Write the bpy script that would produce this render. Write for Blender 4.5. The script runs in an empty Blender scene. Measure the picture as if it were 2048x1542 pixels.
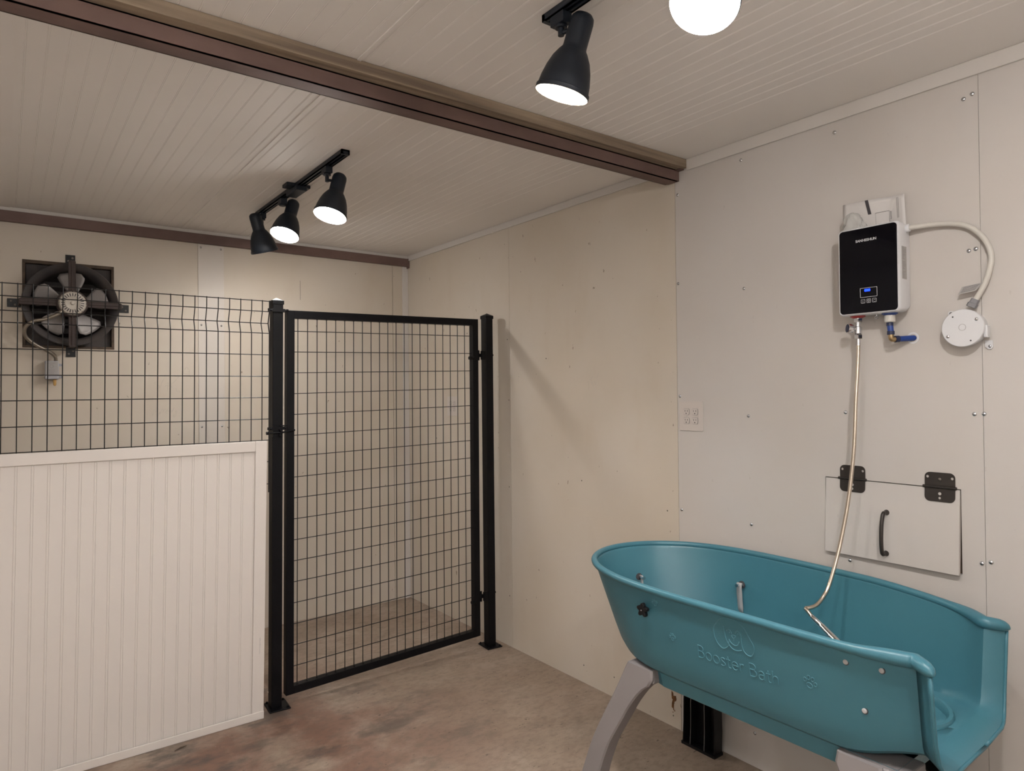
import bpy, bmesh, math, random
from mathutils import Vector, Matrix
random.seed(7)
C = bpy.context.scene.collection
sc = bpy.context.scene

# ------------------------------------------------------------------ camera, light, exposure
FPX, YAW, PITCH, ROLL = 1355.5, 0.6427, 0.0086, -0.0105
CAM = Vector((-2.4097, 0.0, 1.5198))
fw = Vector((math.sin(YAW)*math.cos(PITCH), math.cos(YAW)*math.cos(PITCH), math.sin(PITCH)))
r0 = Vector((math.cos(YAW), -math.sin(YAW), 0)); u0 = r0.cross(fw)
rt = r0*math.cos(ROLL) + u0*math.sin(ROLL); up = -r0*math.sin(ROLL) + u0*math.cos(ROLL)
cd = bpy.data.cameras.new('camera'); cam = bpy.data.objects.new('camera', cd); C.objects.link(cam)
cd.sensor_width = 36; cd.lens = FPX*36/2048; cd.clip_start = 0.02
M = Matrix((rt, up, -fw)).transposed().to_4x4(); M.translation = CAM; cam.matrix_world = M
sc.camera = cam
w = bpy.data.worlds.new('world'); sc.world = w; w.use_nodes = True
w.node_tree.nodes['Background'].inputs[0].default_value = (0.9, 0.95, 1, 1)
w.node_tree.nodes['Background'].inputs[1].default_value = 0.02
LAMP_W = 8.0; REAR_FILL = .95; FAR = .40          # track lamp bulb power; factors for the added rear fill lamps and far track
sc.view_settings.view_transform = 'Standard'; sc.view_settings.look = 'None'
sc.view_settings.gamma = 1; sc.view_settings.use_curve_mapping = False
sc.view_settings.exposure = 0.84

# ------------------------------------------------------------------ materials
def srgb(c):
    return tuple((x/12.92 if x <= .04045 else ((x+.055)/1.055)**2.4) for x in c)
def mat(name, col, rough=.5, metal=0, noise=None, bump=None, emit=None, spec=.5, stretch=None, trans=0, coat=0, alpha=1):
    """col linear rgb. noise=(scale, amount, col2); bump=(scale, strength)"""
    m = bpy.data.materials.new(name); m.use_nodes = True
    nt = m.node_tree; N = nt.nodes; L = nt.links; b = N['Principled BSDF']
    b.inputs['Base Color'].default_value = (*col, 1); b.inputs['Roughness'].default_value = rough
    b.inputs['Metallic'].default_value = metal; b.inputs['Specular IOR Level'].default_value = spec
    b.inputs['Transmission Weight'].default_value = trans; b.inputs['Coat Weight'].default_value = coat
    b.inputs['Alpha'].default_value = alpha
    if emit:
        b.inputs['Emission Color'].default_value = (*emit[0], 1); b.inputs['Emission Strength'].default_value = emit[1]
    if noise or bump:
        tc = N.new('ShaderNodeTexCoord'); mp = N.new('ShaderNodeMapping'); L.new(tc.outputs['Object'], mp.inputs[0])
        if stretch: mp.inputs['Scale'].default_value = stretch
    if noise:
        n = N.new('ShaderNodeTexNoise'); n.inputs['Scale'].default_value = noise[0]; n.inputs['Detail'].default_value = 8
        L.new(mp.outputs[0], n.inputs[0])
        rp = N.new('ShaderNodeMapRange'); rp.inputs[1].default_value = .35; rp.inputs[2].default_value = .65
        rp.inputs[3].default_value = 0; rp.inputs[4].default_value = noise[1]; L.new(n.outputs[0], rp.inputs[0])
        mx = N.new('ShaderNodeMix'); mx.data_type = 'RGBA'
        mx.inputs[6].default_value = (*col, 1); mx.inputs[7].default_value = (*noise[2], 1)
        L.new(rp.outputs[0], mx.inputs[0]); L.new(mx.outputs[2], b.inputs['Base Color'])
    if bump:
        n2 = N.new('ShaderNodeTexNoise'); n2.inputs['Scale'].default_value = bump[0]; n2.inputs['Detail'].default_value = 6
        L.new(mp.outputs[0], n2.inputs[0]); bp = N.new('ShaderNodeBump'); bp.inputs['Strength'].default_value = bump[1]
        bp.inputs['Distance'].default_value = .002
        L.new(n2.outputs[0], bp.inputs['Height']); L.new(bp.outputs[0], b.inputs['Normal'])
    return m

def wall_mat(name, col, dirt, specks, stain):
    """painted board: faint broad mottling, small scuffs and specks"""
    m = bpy.data.materials.new(name); m.use_nodes = True
    nt = m.node_tree; N = nt.nodes; L = nt.links; b = N['Principled BSDF']; b.inputs['Roughness'].default_value = .62
    b.inputs['Specular IOR Level'].default_value = .3
    tc = N.new('ShaderNodeTexCoord')
    def noise(scale, lo, hi, mxv, st=(1, 1, 1), det=8):
        mp = N.new('ShaderNodeMapping'); mp.inputs['Scale'].default_value = st; L.new(tc.outputs['Object'], mp.inputs[0])
        n = N.new('ShaderNodeTexNoise'); n.inputs['Scale'].default_value = scale; n.inputs['Detail'].default_value = det
        L.new(mp.outputs[0], n.inputs[0])
        r = N.new('ShaderNodeMapRange'); r.inputs[1].default_value = lo; r.inputs[2].default_value = hi; r.inputs[4].default_value = mxv
        L.new(n.outputs[0], r.inputs[0]); return r.outputs[0]
    def mix(a, fac, c):
        x = N.new('ShaderNodeMix'); x.data_type = 'RGBA'; L.new(fac, x.inputs[0])
        if isinstance(a, tuple): x.inputs[6].default_value = (*a, 1)
        else: L.new(a, x.inputs[6])
        x.inputs[7].default_value = (*c, 1); return x.outputs[2]
    o = mix(col, noise(1.6, .4, .75, dirt), tuple(v*k for v, k in zip(col, (.86, .80, .70))))
    o = mix(o, noise(5, .55, .8, stain, (1, 1, .35)), tuple(v*k for v, k in zip(col, (.72, .60, .45))))
    o = mix(o, noise(38, .715, .75, specks, (1, 1, .55), 3), (.16, .11, .07))
    L.new(o, b.inputs['Base Color'])
    n2 = N.new('ShaderNodeTexNoise'); n2.inputs['Scale'].default_value = 90; L.new(tc.outputs['Object'], n2.inputs[0])
    bp = N.new('ShaderNodeBump'); bp.inputs['Strength'].default_value = .12; bp.inputs['Distance'].default_value = .001
    L.new(n2.outputs[0], bp.inputs['Height']); L.new(bp.outputs[0], b.inputs['Normal'])
    return m

def concrete_mat():
    m = bpy.data.materials.new('worn_concrete'); m.use_nodes = True
    nt = m.node_tree; N = nt.nodes; L = nt.links; b = N['Principled BSDF']; b.inputs['Roughness'].default_value = .55
    b.inputs['Specular IOR Level'].default_value = .35
    tc = N.new('ShaderNodeTexCoord')
    def noise(scale, lo, hi, mxv, st=(1, 1, 1), det=9, off=0):
        mp = N.new('ShaderNodeMapping'); mp.inputs['Scale'].default_value = st; mp.inputs['Location'].default_value = (off, off, 0)
        L.new(tc.outputs['Object'], mp.inputs[0])
        n = N.new('ShaderNodeTexNoise'); n.inputs['Scale'].default_value = scale; n.inputs['Detail'].default_value = det
        n.inputs['Roughness'].default_value = .62
        L.new(mp.outputs[0], n.inputs[0])
        r = N.new('ShaderNodeMapRange'); r.inputs[1].default_value = lo; r.inputs[2].default_value = hi; r.inputs[4].default_value = mxv
        L.new(n.outputs[0], r.inputs[0]); return r.outputs[0], n.outputs[0]
    def mix(a, fac, c):
        x = N.new('ShaderNodeMix'); x.data_type = 'RGBA'; L.new(fac, x.inputs[0])
        if isinstance(a, tuple): x.inputs[6].default_value = (*a, 1)
        else: L.new(a, x.inputs[6])
        x.inputs[7].default_value = (*c, 1); return x.outputs[2]
    o = mix((.29, .222, .168), noise(2.2, .42, .68, .9)[0], (.38, .305, .245))
    # rust-brown and dark stains gathered in front of the beaded panel
    vd = N.new('ShaderNodeVectorMath'); vd.operation = 'DISTANCE'; L.new(tc.outputs['Object'], vd.inputs[0]); vd.inputs[1].default_value = (.22, 1.30, 0)
    near = N.new('ShaderNodeMapRange'); L.new(vd.outputs['Value'], near.inputs[0]); near.inputs[1].default_value = .35; near.inputs[2].default_value = 1.15
    near.inputs[3].default_value = 1; near.inputs[4].default_value = .16
    def gated(sock):
        k = N.new('ShaderNodeMath'); k.operation = 'MULTIPLY'; L.new(sock, k.inputs[0]); L.new(near.outputs[0], k.inputs[1]); return k.outputs[0]
    o = mix(o, gated(noise(2.6, .40, .58, .95, off=5)[0]), (.185, .102, .072))
    o = mix(o, gated(noise(3.2, .50, .62, .85, (1, 1.8, 1), off=11)[0]), (.075, .062, .054))
    o = mix(o, noise(9, .52, .70, .45, (1, 1.4, 1), off=23)[0], (.15, .115, .088))
    f, raw = noise(26, .45, .75, .45, (1, 1.6, 1), off=2)
    o = mix(o, f, (.10, .078, .062))
    o = mix(o, noise(75, .68, .71, .9, off=3)[0], (.36, .32, .28))
    o = mix(o, noise(95, .30, .34, 0, (1, 1, 1), 3, off=7)[0], (.05, .04, .03))
    o = mix(o, noise(30, .655, .69, .8, (1, 2.2, 1), 5, off=17)[0], (.075, .055, .042))
    L.new(o, b.inputs['Base Color'])
    bp = N.new('ShaderNodeBump'); bp.inputs['Strength'].default_value = .25; bp.inputs['Distance'].default_value = .002
    L.new(raw, bp.inputs['Height']); L.new(bp.outputs[0], b.inputs['Normal'])
    return m

M_white = wall_mat('white_wall_board', (.55, .515, .485), .30, .12, .05)
M_cream = wall_mat('cream_painted_plywood', (.585, .525, .448), .45, .7, .22)
M_ceil = mat('ceiling_pvc', (.80, .765, .73), .62, noise=(1.2, .3, (.70, .66, .61)))
M_trim = mat('white_trim', (.60, .565, .53), .5)
M_floor = concrete_mat()
M_plain = mat('white_wall_plain', (.82, .80, .77), .6)
M_dark = mat('dark_void', (.02, .016, .014), .9)
M_steelrust = mat('rust_primed_steel', (.165, .102, .086), .6, noise=(7, .8, (.095, .055, .047)), bump=(40, .3), stretch=(.5, 1, 1))
M_wood = mat('rough_timber', (.33, .255, .18), .75, noise=(14, .9, (.14, .10, .070)), bump=(50, .5), stretch=(.12, 3, 3))
M_oldwood = mat('old_timber', (.11, .075, .05), .8, noise=(18, .9, (.05, .035, .025)), bump=(50, .4))
M_black = mat('black_powder_coat', (.003, .003, .0042), .45, bump=(300, .05), spec=.18)
M_wire = mat('dark_wire', (.012, .012, .013), .33, metal=.2, spec=.4)
M_bead = mat('beadboard_pvc', (.68, .63, .59), .40, noise=(2, .2, (.64, .59, .54)))
M_teal = mat('teal_plastic', (.046, .158, .205), .36, noise=(3.2, .4, (.054, .165, .198)), bump=(220, .10), spec=.45)
M_teal_lit = mat('teal_relief_lit_edges', (.062, .20, .25), .30, spec=.5)  # lighter teal paints in the light that raised edges catch
M_grey = mat('grey_plastic', (.215, .192, .19), .5, noise=(4, .4, (.18, .165, .16)))
M_blackpl = mat('black_plastic', (.006, .006, .007), .38, spec=.3)
M_ribedge = mat('grey_rib_edge', (.09, .085, .085), .5)  # rib edges a lighter grey than the black leg
M_lampblk = mat('black_lamp_bloom_tint', (.014, .019, .028), .45, spec=.35)  # black lifted towards blue, bloom of the lit lamps put into the colour
M_reflect = mat('reflector_white', (.82, .79, .70), .3, metal=.6)
M_reflect_warm = mat('reflector_cream', (.50, .40, .24), .45, metal=.2, bump=(120, .6))
M_bulb = mat('led_bulb', (1, 1, 1), .5, emit=((.93, .97, 1.0), 22))
M_chrome = mat('chrome', (.75, .75, .77), .12, metal=1)
M_braid = mat('steel_hose', (.60, .52, .43), .28, metal=1)
M_screw = mat('screw_zinc', (.55, .56, .58), .25, metal=1)
M_dullscrew = mat('dull_screw', (.16, .14, .12), .5, metal=.6)
M_case = mat('heater_white', (.66, .655, .665), .35)
M_glass = mat('black_glass', (.003, .003, .005), .08, spec=.22)
M_letter = mat('silver_print', (.55, .55, .56), .5)
M_blue_led = mat('blue_display', (0, 0, .3), .5, emit=((.005, .03, 1), 3.0))
M_red = mat('red_collar', (.36, .018, .018), .4)
M_blue = mat('blue_pipe', (.012, .045, .22), .38)
M_navy = mat('dark_blue_ring', (.008, .014, .05), .4)
M_brass = mat('brass', (.42, .30, .16), .3, metal=.9)
M_cable = mat('white_cable', (.56, .53, .48), .45)
M_connector = mat('grey_connector', (.22, .215, .225), .5)
M_label = mat('grey_label', (.36, .34, .325), .6)
M_inkgrey = mat('grey_ink', (.28, .26, .25), .7)
M_paper = mat('paper', (.63, .60, .58), .7)
M_ink = mat('dark_ink', (.05, .045, .05), .7)
M_bag = mat('plastic_film', (.74, .73, .70), .15, trans=.35, alpha=.75, bump=(40, 1.0))
M_outlet = mat('outlet_almond', (.58, .525, .485), .35)
M_bronze = mat('oil_rubbed_bronze', (.045, .038, .034), .38, metal=.5)
M_ringmetal = mat('dusty_fan_ring', (.045, .040, .042), .75, noise=(12, .8, (.075, .06, .053)))
M_arm = mat('rusty_brown_arm', (.058, .038, .033), .7, noise=(16, .7, (.04, .028, .026)))
M_blade = mat('dull_aluminium_blade', (.30, .28, .27), .5, metal=.3, noise=(6, .7, (.19, .165, .155)))
M_motor = mat('motor_white', (.62, .57, .50), .5, noise=(25, .5, (.35, .30, .25)))
M_shutter = mat('fan_shutter', (.05, .04, .038), .7, noise=(9, .7, (.028, .023, .022)))
M_flex = mat('flex_conduit', (.30, .26, .21), .4, metal=.7)
M_tstat = mat('thermostat_grey', (.38, .38, .41), .4, metal=.3)
M_strap = mat('grey_strap', (.40, .385, .38), .6)
M_rustspot = mat('bare_wood_chip', (.20, .085, .022), .8, noise=(60, .8, (.08, .035, .012)))
M_pencil = mat('pencil_grey', (.50, .455, .39), .8)
M_printgrey = mat('faint_print', (.45, .43, .42), .7)

# ------------------------------------------------------------------ helpers
def tag(o, label=None, cat=None, group=None, kind=None):
    for k, v in (('label', label), ('category', cat), ('group', group), ('kind', kind)):
        if v: o[k] = v
    return o
def empty(name, loc, label, cat, group=None):
    o = bpy.data.objects.new(name, None); C.objects.link(o); o.location = loc; o.empty_display_size = .05
    return tag(o, label, cat, group)
def origin_of(p):
    v = Vector((0, 0, 0))
    while p: v += p.location; p = p.parent
    return v
def obj(name, bm, m, parent=None, smooth=False, bevel=0, kind=None, label=None, loc=None, segs=2, warp=None):
    """verts come in world coordinates; the mesh is stored relative to the object's own origin"""
    bmesh.ops.recalc_face_normals(bm, faces=bm.faces[:])
    if warp:
        for v in bm.verts: v.co = warp(v.co)
    if not bm.verts: raise ValueError(name)
    lo = Vector([min(v.co[i] for v in bm.verts) for i in range(3)]); hi = Vector([max(v.co[i] for v in bm.verts) for i in range(3)])
    org = Vector(loc) if loc is not None else Vector(((lo.x+hi.x)/2, (lo.y+hi.y)/2, lo.z))
    for v in bm.verts: v.co -= org
    me = bpy.data.meshes.new(name); bm.to_mesh(me); bm.free()
    for x in (m if isinstance(m, (list, tuple)) else [m]): me.materials.append(x)
    if smooth:
        for p in me.polygons: p.use_smooth = True
    o = bpy.data.objects.new(name, me); C.objects.link(o)
    if parent is not None:
        o.parent = parent; o.location = org - origin_of(parent)
    else: o.location = org
    if bevel:
        b = o.modifiers.new('bevel', 'BEVEL'); b.width = bevel; b.segments = segs; b.limit_method = 'ANGLE'; b.angle_limit = .6
    if smooth == 'auto':
        me.set_sharp_from_angle(angle=math.radians(38))
    return tag(o, label=label, kind=kind)
def nb(): return bmesh.new()
def box(bm, x0, x1, y0, y1, z0, z1, mi=0, T=None):
    vs = [bm.verts.new(Vector((x, y, z)) if T is None else T @ Vector((x, y, z))) for z in (z0, z1) for y in (y0, y1) for x in (x0, x1)]
    for f in ((0, 1, 3, 2), (4, 5, 7, 6), (0, 1, 5, 4), (2, 3, 7, 6), (0, 2, 6, 4), (1, 3, 7, 5)):
        fc = bm.faces.new([vs[i] for i in f]); fc.material_index = mi
    return bm
def frame_of(axis):
    a = Vector(axis).normalized(); h = Vector((0, 0, 1)) if abs(a.z) < .9 else Vector((1, 0, 0))
    x = a.cross(h).normalized(); return a, x, a.cross(x)
def lathe(bm, o, axis, prof, seg=32, mi=0, ph=0):
    """prof: (radius, distance along axis)"""
    a, x, y = frame_of(axis); o = Vector(o); rings = []
    for r, d in prof:
        if r < 1e-6: rings.append([bm.verts.new(o+a*d)])
        else: rings.append([bm.verts.new(o+a*d+(x*math.cos(2*math.pi*k/seg+ph)+y*math.sin(2*math.pi*k/seg+ph))*r) for k in range(seg)])
    for A, B in zip(rings, rings[1:]):
        for k in range(seg):
            k2 = (k+1) % seg
            if len(A) == 1 and len(B) == 1: continue
            if len(A) == 1: f = bm.faces.new((A[0], B[k], B[k2]))
            elif len(B) == 1: f = bm.faces.new((A[k], A[k2], B[0]))
            else: f = bm.faces.new((A[k], A[k2], B[k2], B[k]))
            f.material_index = mi
    return bm
def cyl(bm, a, b, r, seg=16, mi=0, r2=None):
    a = Vector(a); b = Vector(b); L = (b-a).length
    return lathe(bm, a, b-a, [(0, 0), (r, 0), (r if r2 is None else r2, L), (0, L)], seg, mi)
def smoothpath(P, n=8, closed=False):
    P = [Vector(p) for p in P]; out = []
    m = len(P)
    for i in range(m if closed else m-1):
        if closed: p0, p1, p2, p3 = P[(i-1) % m], P[i], P[(i+1) % m], P[(i+2) % m]
        else: p0, p1, p2, p3 = P[max(i-1, 0)], P[i], P[i+1], P[min(i+2, m-1)]
        for k in range(n):
            t = k/n
            out.append(.5*((2*p1)+(p2-p0)*t+(2*p0-5*p1+4*p2-p3)*t*t+(3*p1-p0-3*p2+p3)*t**3))
    if not closed: out.append(P[-1])
    return out
def tube(bm, P, r, seg=8, closed=False, mi=0):
    """r number or function of index fraction"""
    P = [Vector(p) for p in P]; n = len(P); rings = []
    tprev = None; x = None
    for i, p in enumerate(P):
        a = P[(i+1) % n] if (closed or i < n-1) else p; b = P[(i-1) % n] if (closed or i > 0) else p
        t = (a-b).normalized()
        if x is None:
            _, x, _ = frame_of(t)
        x = (x - t*x.dot(t)).normalized(); y = t.cross(x)
        rr = r(i/(n-1)) if callable(r) else r
        rings.append([bm.verts.new(p+(x*math.cos(2*math.pi*k/seg)+y*math.sin(2*math.pi*k/seg))*rr) for k in range(seg)])
    prs = list(zip(rings, rings[1:]))
    if closed: prs.append((rings[-1], rings[0]))
    for A, B in prs:
        for k in range(seg):
            f = bm.faces.new((A[k], A[(k+1) % seg], B[(k+1) % seg], B[k])); f.material_index = mi
    if not closed:
        bm.faces.new(rings[0]).material_index = mi; bm.faces.new(rings[-1][::-1]).material_index = mi
    return bm
def prism(bm, pts, d, mi=0):
    """pts: closed 3-D polygon; d: extrusion vector"""
    d = Vector(d); A = [bm.verts.new(Vector(p)) for p in pts]; B = [bm.verts.new(Vector(p)+d) for p in pts]
    fs = [bm.faces.new(A), bm.faces.new(B[::-1])]
    n = len(A)
    for i in range(n): fs.append(bm.faces.new((A[i], A[(i+1) % n], B[(i+1) % n], B[i])))
    for f in fs: f.material_index = mi
    return bm
def rrect(w, h, r, n=6):
    P = []
    for cx, cy, a0 in ((w/2-r, h/2-r, 0), (-w/2+r, h/2-r, 90), (-w/2+r, -h/2+r, 180), (w/2-r, -h/2+r, 270)):
        for k in range(n+1):
            a = math.radians(a0+90*k/n); P.append((cx+r*math.cos(a), cy+r*math.sin(a)))
    return P
def circ(cx, cy, r, n=20): return [(cx+r*math.cos(2*math.pi*k/n), cy+r*math.sin(2*math.pi*k/n)) for k in range(n)]
def plate_bm(outlines, th, T, mi=0, bev=0):
    """flat plate with holes from closed outlines (first is the rim), local xy, thickness along z, placed by T"""
    cu = bpy.data.curves.new('tmp', 'CURVE'); cu.dimensions = '2D'; cu.fill_mode = 'BOTH'; cu.extrude = th/2; cu.bevel_depth = bev; cu.bevel_resolution = 1
    for P in outlines:
        s = cu.splines.new('POLY'); s.points.add(len(P)-1); s.use_cyclic_u = True
        for q, (x, y) in zip(s.points, P): q.co = (x, y, 0, 1)
    return curve_to_bm(cu, T @ Matrix.Translation((0, 0, th/2)), mi)
def curve_to_bm(cu, T, mi=0):
    o = bpy.data.objects.new('tmp', cu); C.objects.link(o)
    dg = bpy.context.evaluated_depsgraph_get(); me = bpy.data.meshes.new_from_object(o.evaluated_get(dg))
    bm = nb(); bm.from_mesh(me); bm.transform(T)
    for f in bm.faces: f.material_index = mi
    bpy.data.objects.remove(o); bpy.data.curves.remove(cu); bpy.data.meshes.remove(me)
    return bm
def text_bm(s, size, th, T, bold=0):
    cu = bpy.data.curves.new('tmp', 'FONT'); cu.body = s; cu.size = size; cu.extrude = th/2; cu.align_x = 'CENTER'; cu.align_y = 'CENTER'; cu.offset = bold
    return curve_to_bm(cu, T)
def join(a, b):
    me = bpy.data.meshes.new('t'); b.to_mesh(me); b.free(); a.from_mesh(me); bpy.data.meshes.remove(me); return a
def TW(y, z, x=0.0):     # frame on the right wall seen from the room: local x -> -Y, local y -> +Z, local z -> -X
    return Matrix(((0, 0, -1, x), (-1, 0, 0, y), (0, 1, 0, z), (0, 0, 0, 1)))
def TF(x, z, y):         # frame facing -Y: local x -> +X, local y -> +Z, local z -> -Y
    return Matrix(((1, 0, 0, x), (0, 0, -1, y), (0, 1, 0, z), (0, 0, 0, 1)))
def copy_tree(o, d, parent=None, label=None):
    c = o.copy(); C.objects.link(c)
    if parent is None: c.location = o.location + Vector(d)
    else: c.parent = parent
    if label: c['label'] = label
    for ch in list(o.children): copy_tree(ch, d, c)
    return c

# ------------------------------------------------------------------ room shell
YF, XL, YB, ZC = 4.504, -3.62, -1.35, 2.532
SEAMS = [3.237, 1.984, 0.801, -0.42]
bm = nb(); box(bm, XL-.1, .1, YB-.1, YF+.1, -.08, 0); obj('floor', bm, M_floor, kind='structure')

# ceiling: beaded boards running away from the camera, real profile
def ceiling_profile():
    P = []; x = 0.0
    g = .0035; d = .0010
    while x > XL-.05:
        inwide = (-.283 < x) 
        P.append((x, ZC))
        nx = x-.052
        if inwide: nx = -.283; 
        P += [(nx+g*2.2, ZC), (nx+g*1.7, ZC+d), (nx+g*1.1, ZC-.0003), (nx+g*.5, ZC+d)]
        x = nx
    P.append((x, ZC)); return P
bm = nb(); P = ceiling_profile()
A = [bm.verts.new((x, YB-.05, z)) for x, z in P]; B = [bm.verts.new((x, YF+.05, z)) for x, z in P]
for i in range(len(P)-1): bm.faces.new((A[i], A[i+1], B[i+1], B[i]))
A2 = [bm.verts.new((x, YB-.05, ZC+.06)) for x in (P[0][0], P[-1][0])]; B2 = [bm.verts.new((x, YF+.05, ZC+.06)) for x in (P[0][0], P[-1][0])]
bm.faces.new((A2[0], A2[1], B2[1], B2[0]))
ceil = obj('ceiling', bm, M_ceil, kind='structure', loc=(0, 0, ZC))
for xj in (-1.545, -2.405):   # joint strips between ceiling boards
    bm = nb(); box(bm, xj-(.006 if xj > -2 else .022), xj+(.006 if xj > -2 else .022), YB, YF, ZC-.004, ZC); obj('joint_strip', bm, M_ceil, ceil)

# right wall: boards with open seams, hatch opening cut out
HY0, HY1, HZ0, HZ1 = .868, 1.305, .928, 1.193
bm = nb(); G = .0010
edges = [YF] + SEAMS + [YB]
for i in range(len(edges)-1):
    ga, gb = [.0006 if abs(e-.801) < .01 else G for e in (edges[i+1], edges[i])]
    ya, yb = edges[i+1]+ga, edges[i]-gb
    mi = 0 if edges[i] < 2.0 else 1
    if ya < HY0 < yb:
        for (a, b, c, d) in ((ya, HY0-.003, 0, 2.6), (HY1+.001, yb, 0, 2.6), (HY0-.003, HY1+.001, 0, HZ0), (HY0-.003, HY1+.001, HZ1+.003, 2.6)):
            box(bm, 0, .012, a, b, c, d, mi)
    else: box(bm, 0, .012, ya, yb, 0, 2.6, mi)
box(bm, .013, .06, YB, YF, 0, 2.6, 2)
wr = obj('wall_right', bm, [M_white, M_cream, M_oldwood], kind='structure', loc=(0, 0, 0))
def dome(bm, p, n, r=.0055):
    lathe(bm, p, n, [(r*1.25, 0), (r*1.15, r*.25), (r*.75, r*.55), (.0005, r*.7)], 12)
for y, z in [(1.643, 2.454), (1.253, 2.445), (.841, 2.421), (.817, 2.429), (1.970, 2.389), (1.972, 1.993), (1.970, 1.49), (1.968, .985), (1.637, 1.928),
             (1.624, 1.41), (1.617, .973), (1.614, .135), (1.228, 1.432), (1.222, 1.982), (.833, 1.943), (.814, 1.946), (.825, 1.434), (.799, 1.435),
             (.811, .974), (.787, .982), (1.22, .905), (.64, .5), (.42, 1.45)]:
    bm = nb(); dome(bm, (0, y, z), (-1, 0, 0)); obj('screw', bm, M_screw, wr, smooth=True)
for y, z in [(3.262, .30), (3.25, 1.468), (3.26, 1.83), (3.255, .95), (2.62, .09), (2.4, .10), (2.05, .97), (2.9, 1.70), (2.62, 1.05), (3.7, 1.9), (4.1, 1.2), (2.2, .09), (2.03, .05)]:
    bm = nb(); dome(bm, (0, y, z), (-1, 0, 0), .003); obj('screw', bm, M_dullscrew, wr, smooth=True)
# bare chip in the paint near the floor
bm = nb(); P = []
for k in range(26):
    a = 2*math.pi*k/26; r = .5+.22*math.sin(3*a+1)+random.uniform(-.12, .12)
    P.append((0.0003, 2.028-math.cos(a)*r*.024, .125+math.sin(a)*r*.062))
prism(bm, P, (-.0012, 0, 0))
for dy, dz, s in ((-.012, .005, .01), (.0, -.045, .006), (.004, -.06, .004), (-.006, -.05, .005), (.003, -.075, .003)):
    prism(bm, [(0.0003, 2.028+dy+s*.5*math.cos(a), .125+dz+s*math.sin(a)) for a in (0, 1, 2, 3, 4, 5)], (-.001, 0, 0))
obj('chipped_patch', bm, M_rustspot, wr)
# faint pencil marks
def scribble(T, w_, h_, n, parent, r=.0007):
    bm = nb()
    for k in range(n):
        x = -w_/2 + w_*k/n; P = [Vector((x, random.uniform(-h_, h_)*.5, 0))]
        for j in range(random.randint(2, 4)): P.append(P[-1]+Vector((random.uniform(-.2, .6)*w_/n*1.6, random.uniform(-h_, h_)*.6, 0)))
        tube(bm, [T @ p for p in smoothpath(P, 5)], r, 4)
    obj('pencil_mark', bm, M_pencil, parent)
scribble(TW(2.531, 1.57), .07, .04, 6, wr)

# far wall
bm = nb()
FX0, FX1, FZ0, FZ1 = -2.332, -1.902, 1.784, 2.262     # fan opening
for a, b, c, d in ((XL, FX0, 0, 2.6), (FX1, -.126, 0, 2.6), (FX0, FX1, 0, FZ0), (FX0, FX1, FZ1, 2.6), (-.1225, .0, 0, 2.6)):
    box(bm, a, b, YF, YF+.012, c, d, 0)
for a, b, c, d in ((XL, FX0, 0, 2.6), (FX1, 0, 0, 2.6), (FX0, FX1, 0, FZ0), (FX0, FX1, FZ1, 2.6)): box(bm, a, b, YF+.013, YF+.05, c, d, 1)
wf = obj('wall_far', bm, [M_cream, M_oldwood], kind='structure', loc=(0, YF, 0))
scribble(TF(-1.625, 1.58, YF), .13, .05, 8, wf); scribble(TF(-1.64, 1.415, YF), .14, .03, 14, wf); scribble(TF(-1.514, 1.67, YF), .05, .03, 4, wf)
bm = nb(); tube(bm, [(-.812, YF, 2.28), (-.811, YF, 2.2), (-.812, YF, 2.15)], .0012, 4); obj('scratch', bm, M_dullscrew, wf)

bm = nb(); box(bm, XL-.1, XL, YB, YF, 0, 2.6); obj('wall_left', bm, M_plain, kind='structure')
bm = nb(); box(bm, XL-.1, .06, YB-.1, YB, 0, 2.6); obj('wall_rear', bm, M_plain, kind='structure')

# trims
def trim(n, *b, m=M_trim):
    bm = nb(); box(bm, *b); return obj('trim_%d' % n, bm, m, kind='structure', bevel=.002)
trim(1, -.010, 0, YB, 1.912, 2.483, ZC-.0005)
trim(2, -.010, 0, 2.0, YF, 2.494, ZC-.0005)
trim(3, XL, -.010, YF-.02, YF, 2.51, ZC-.0005)
t4 = trim(4, -1.452, -1.300, YF-.006, YF, 0, 2.452, m=mat('batten_paint', (.58, .53, .475), .55))
for z in (2.43, 1.95, 1.32, .75, .3):
    for x in (-1.435, -1.318):
        bm = nb(); dome(bm, (x, YF-.006, z), (0, -1, 0), .005); obj('screw', bm, M_screw, t4, smooth=True)
trim(5, -.046, -.0005, YF-.008, YF, 0, 2.452)

# rusty steel at the head of the far wall
bm = nb(); box(bm, XL, -.002, YF-.030, YF, 2.452, 2.51)
box(bm, -.012, -.002, YF-.036, YF, 2.440, 2.512)
tag(obj('steel_angle', bm, M_steelrust, bevel=.002), 'rust-brown steel angle running along the top of the far wall above the fan', 'steel beam')

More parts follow.
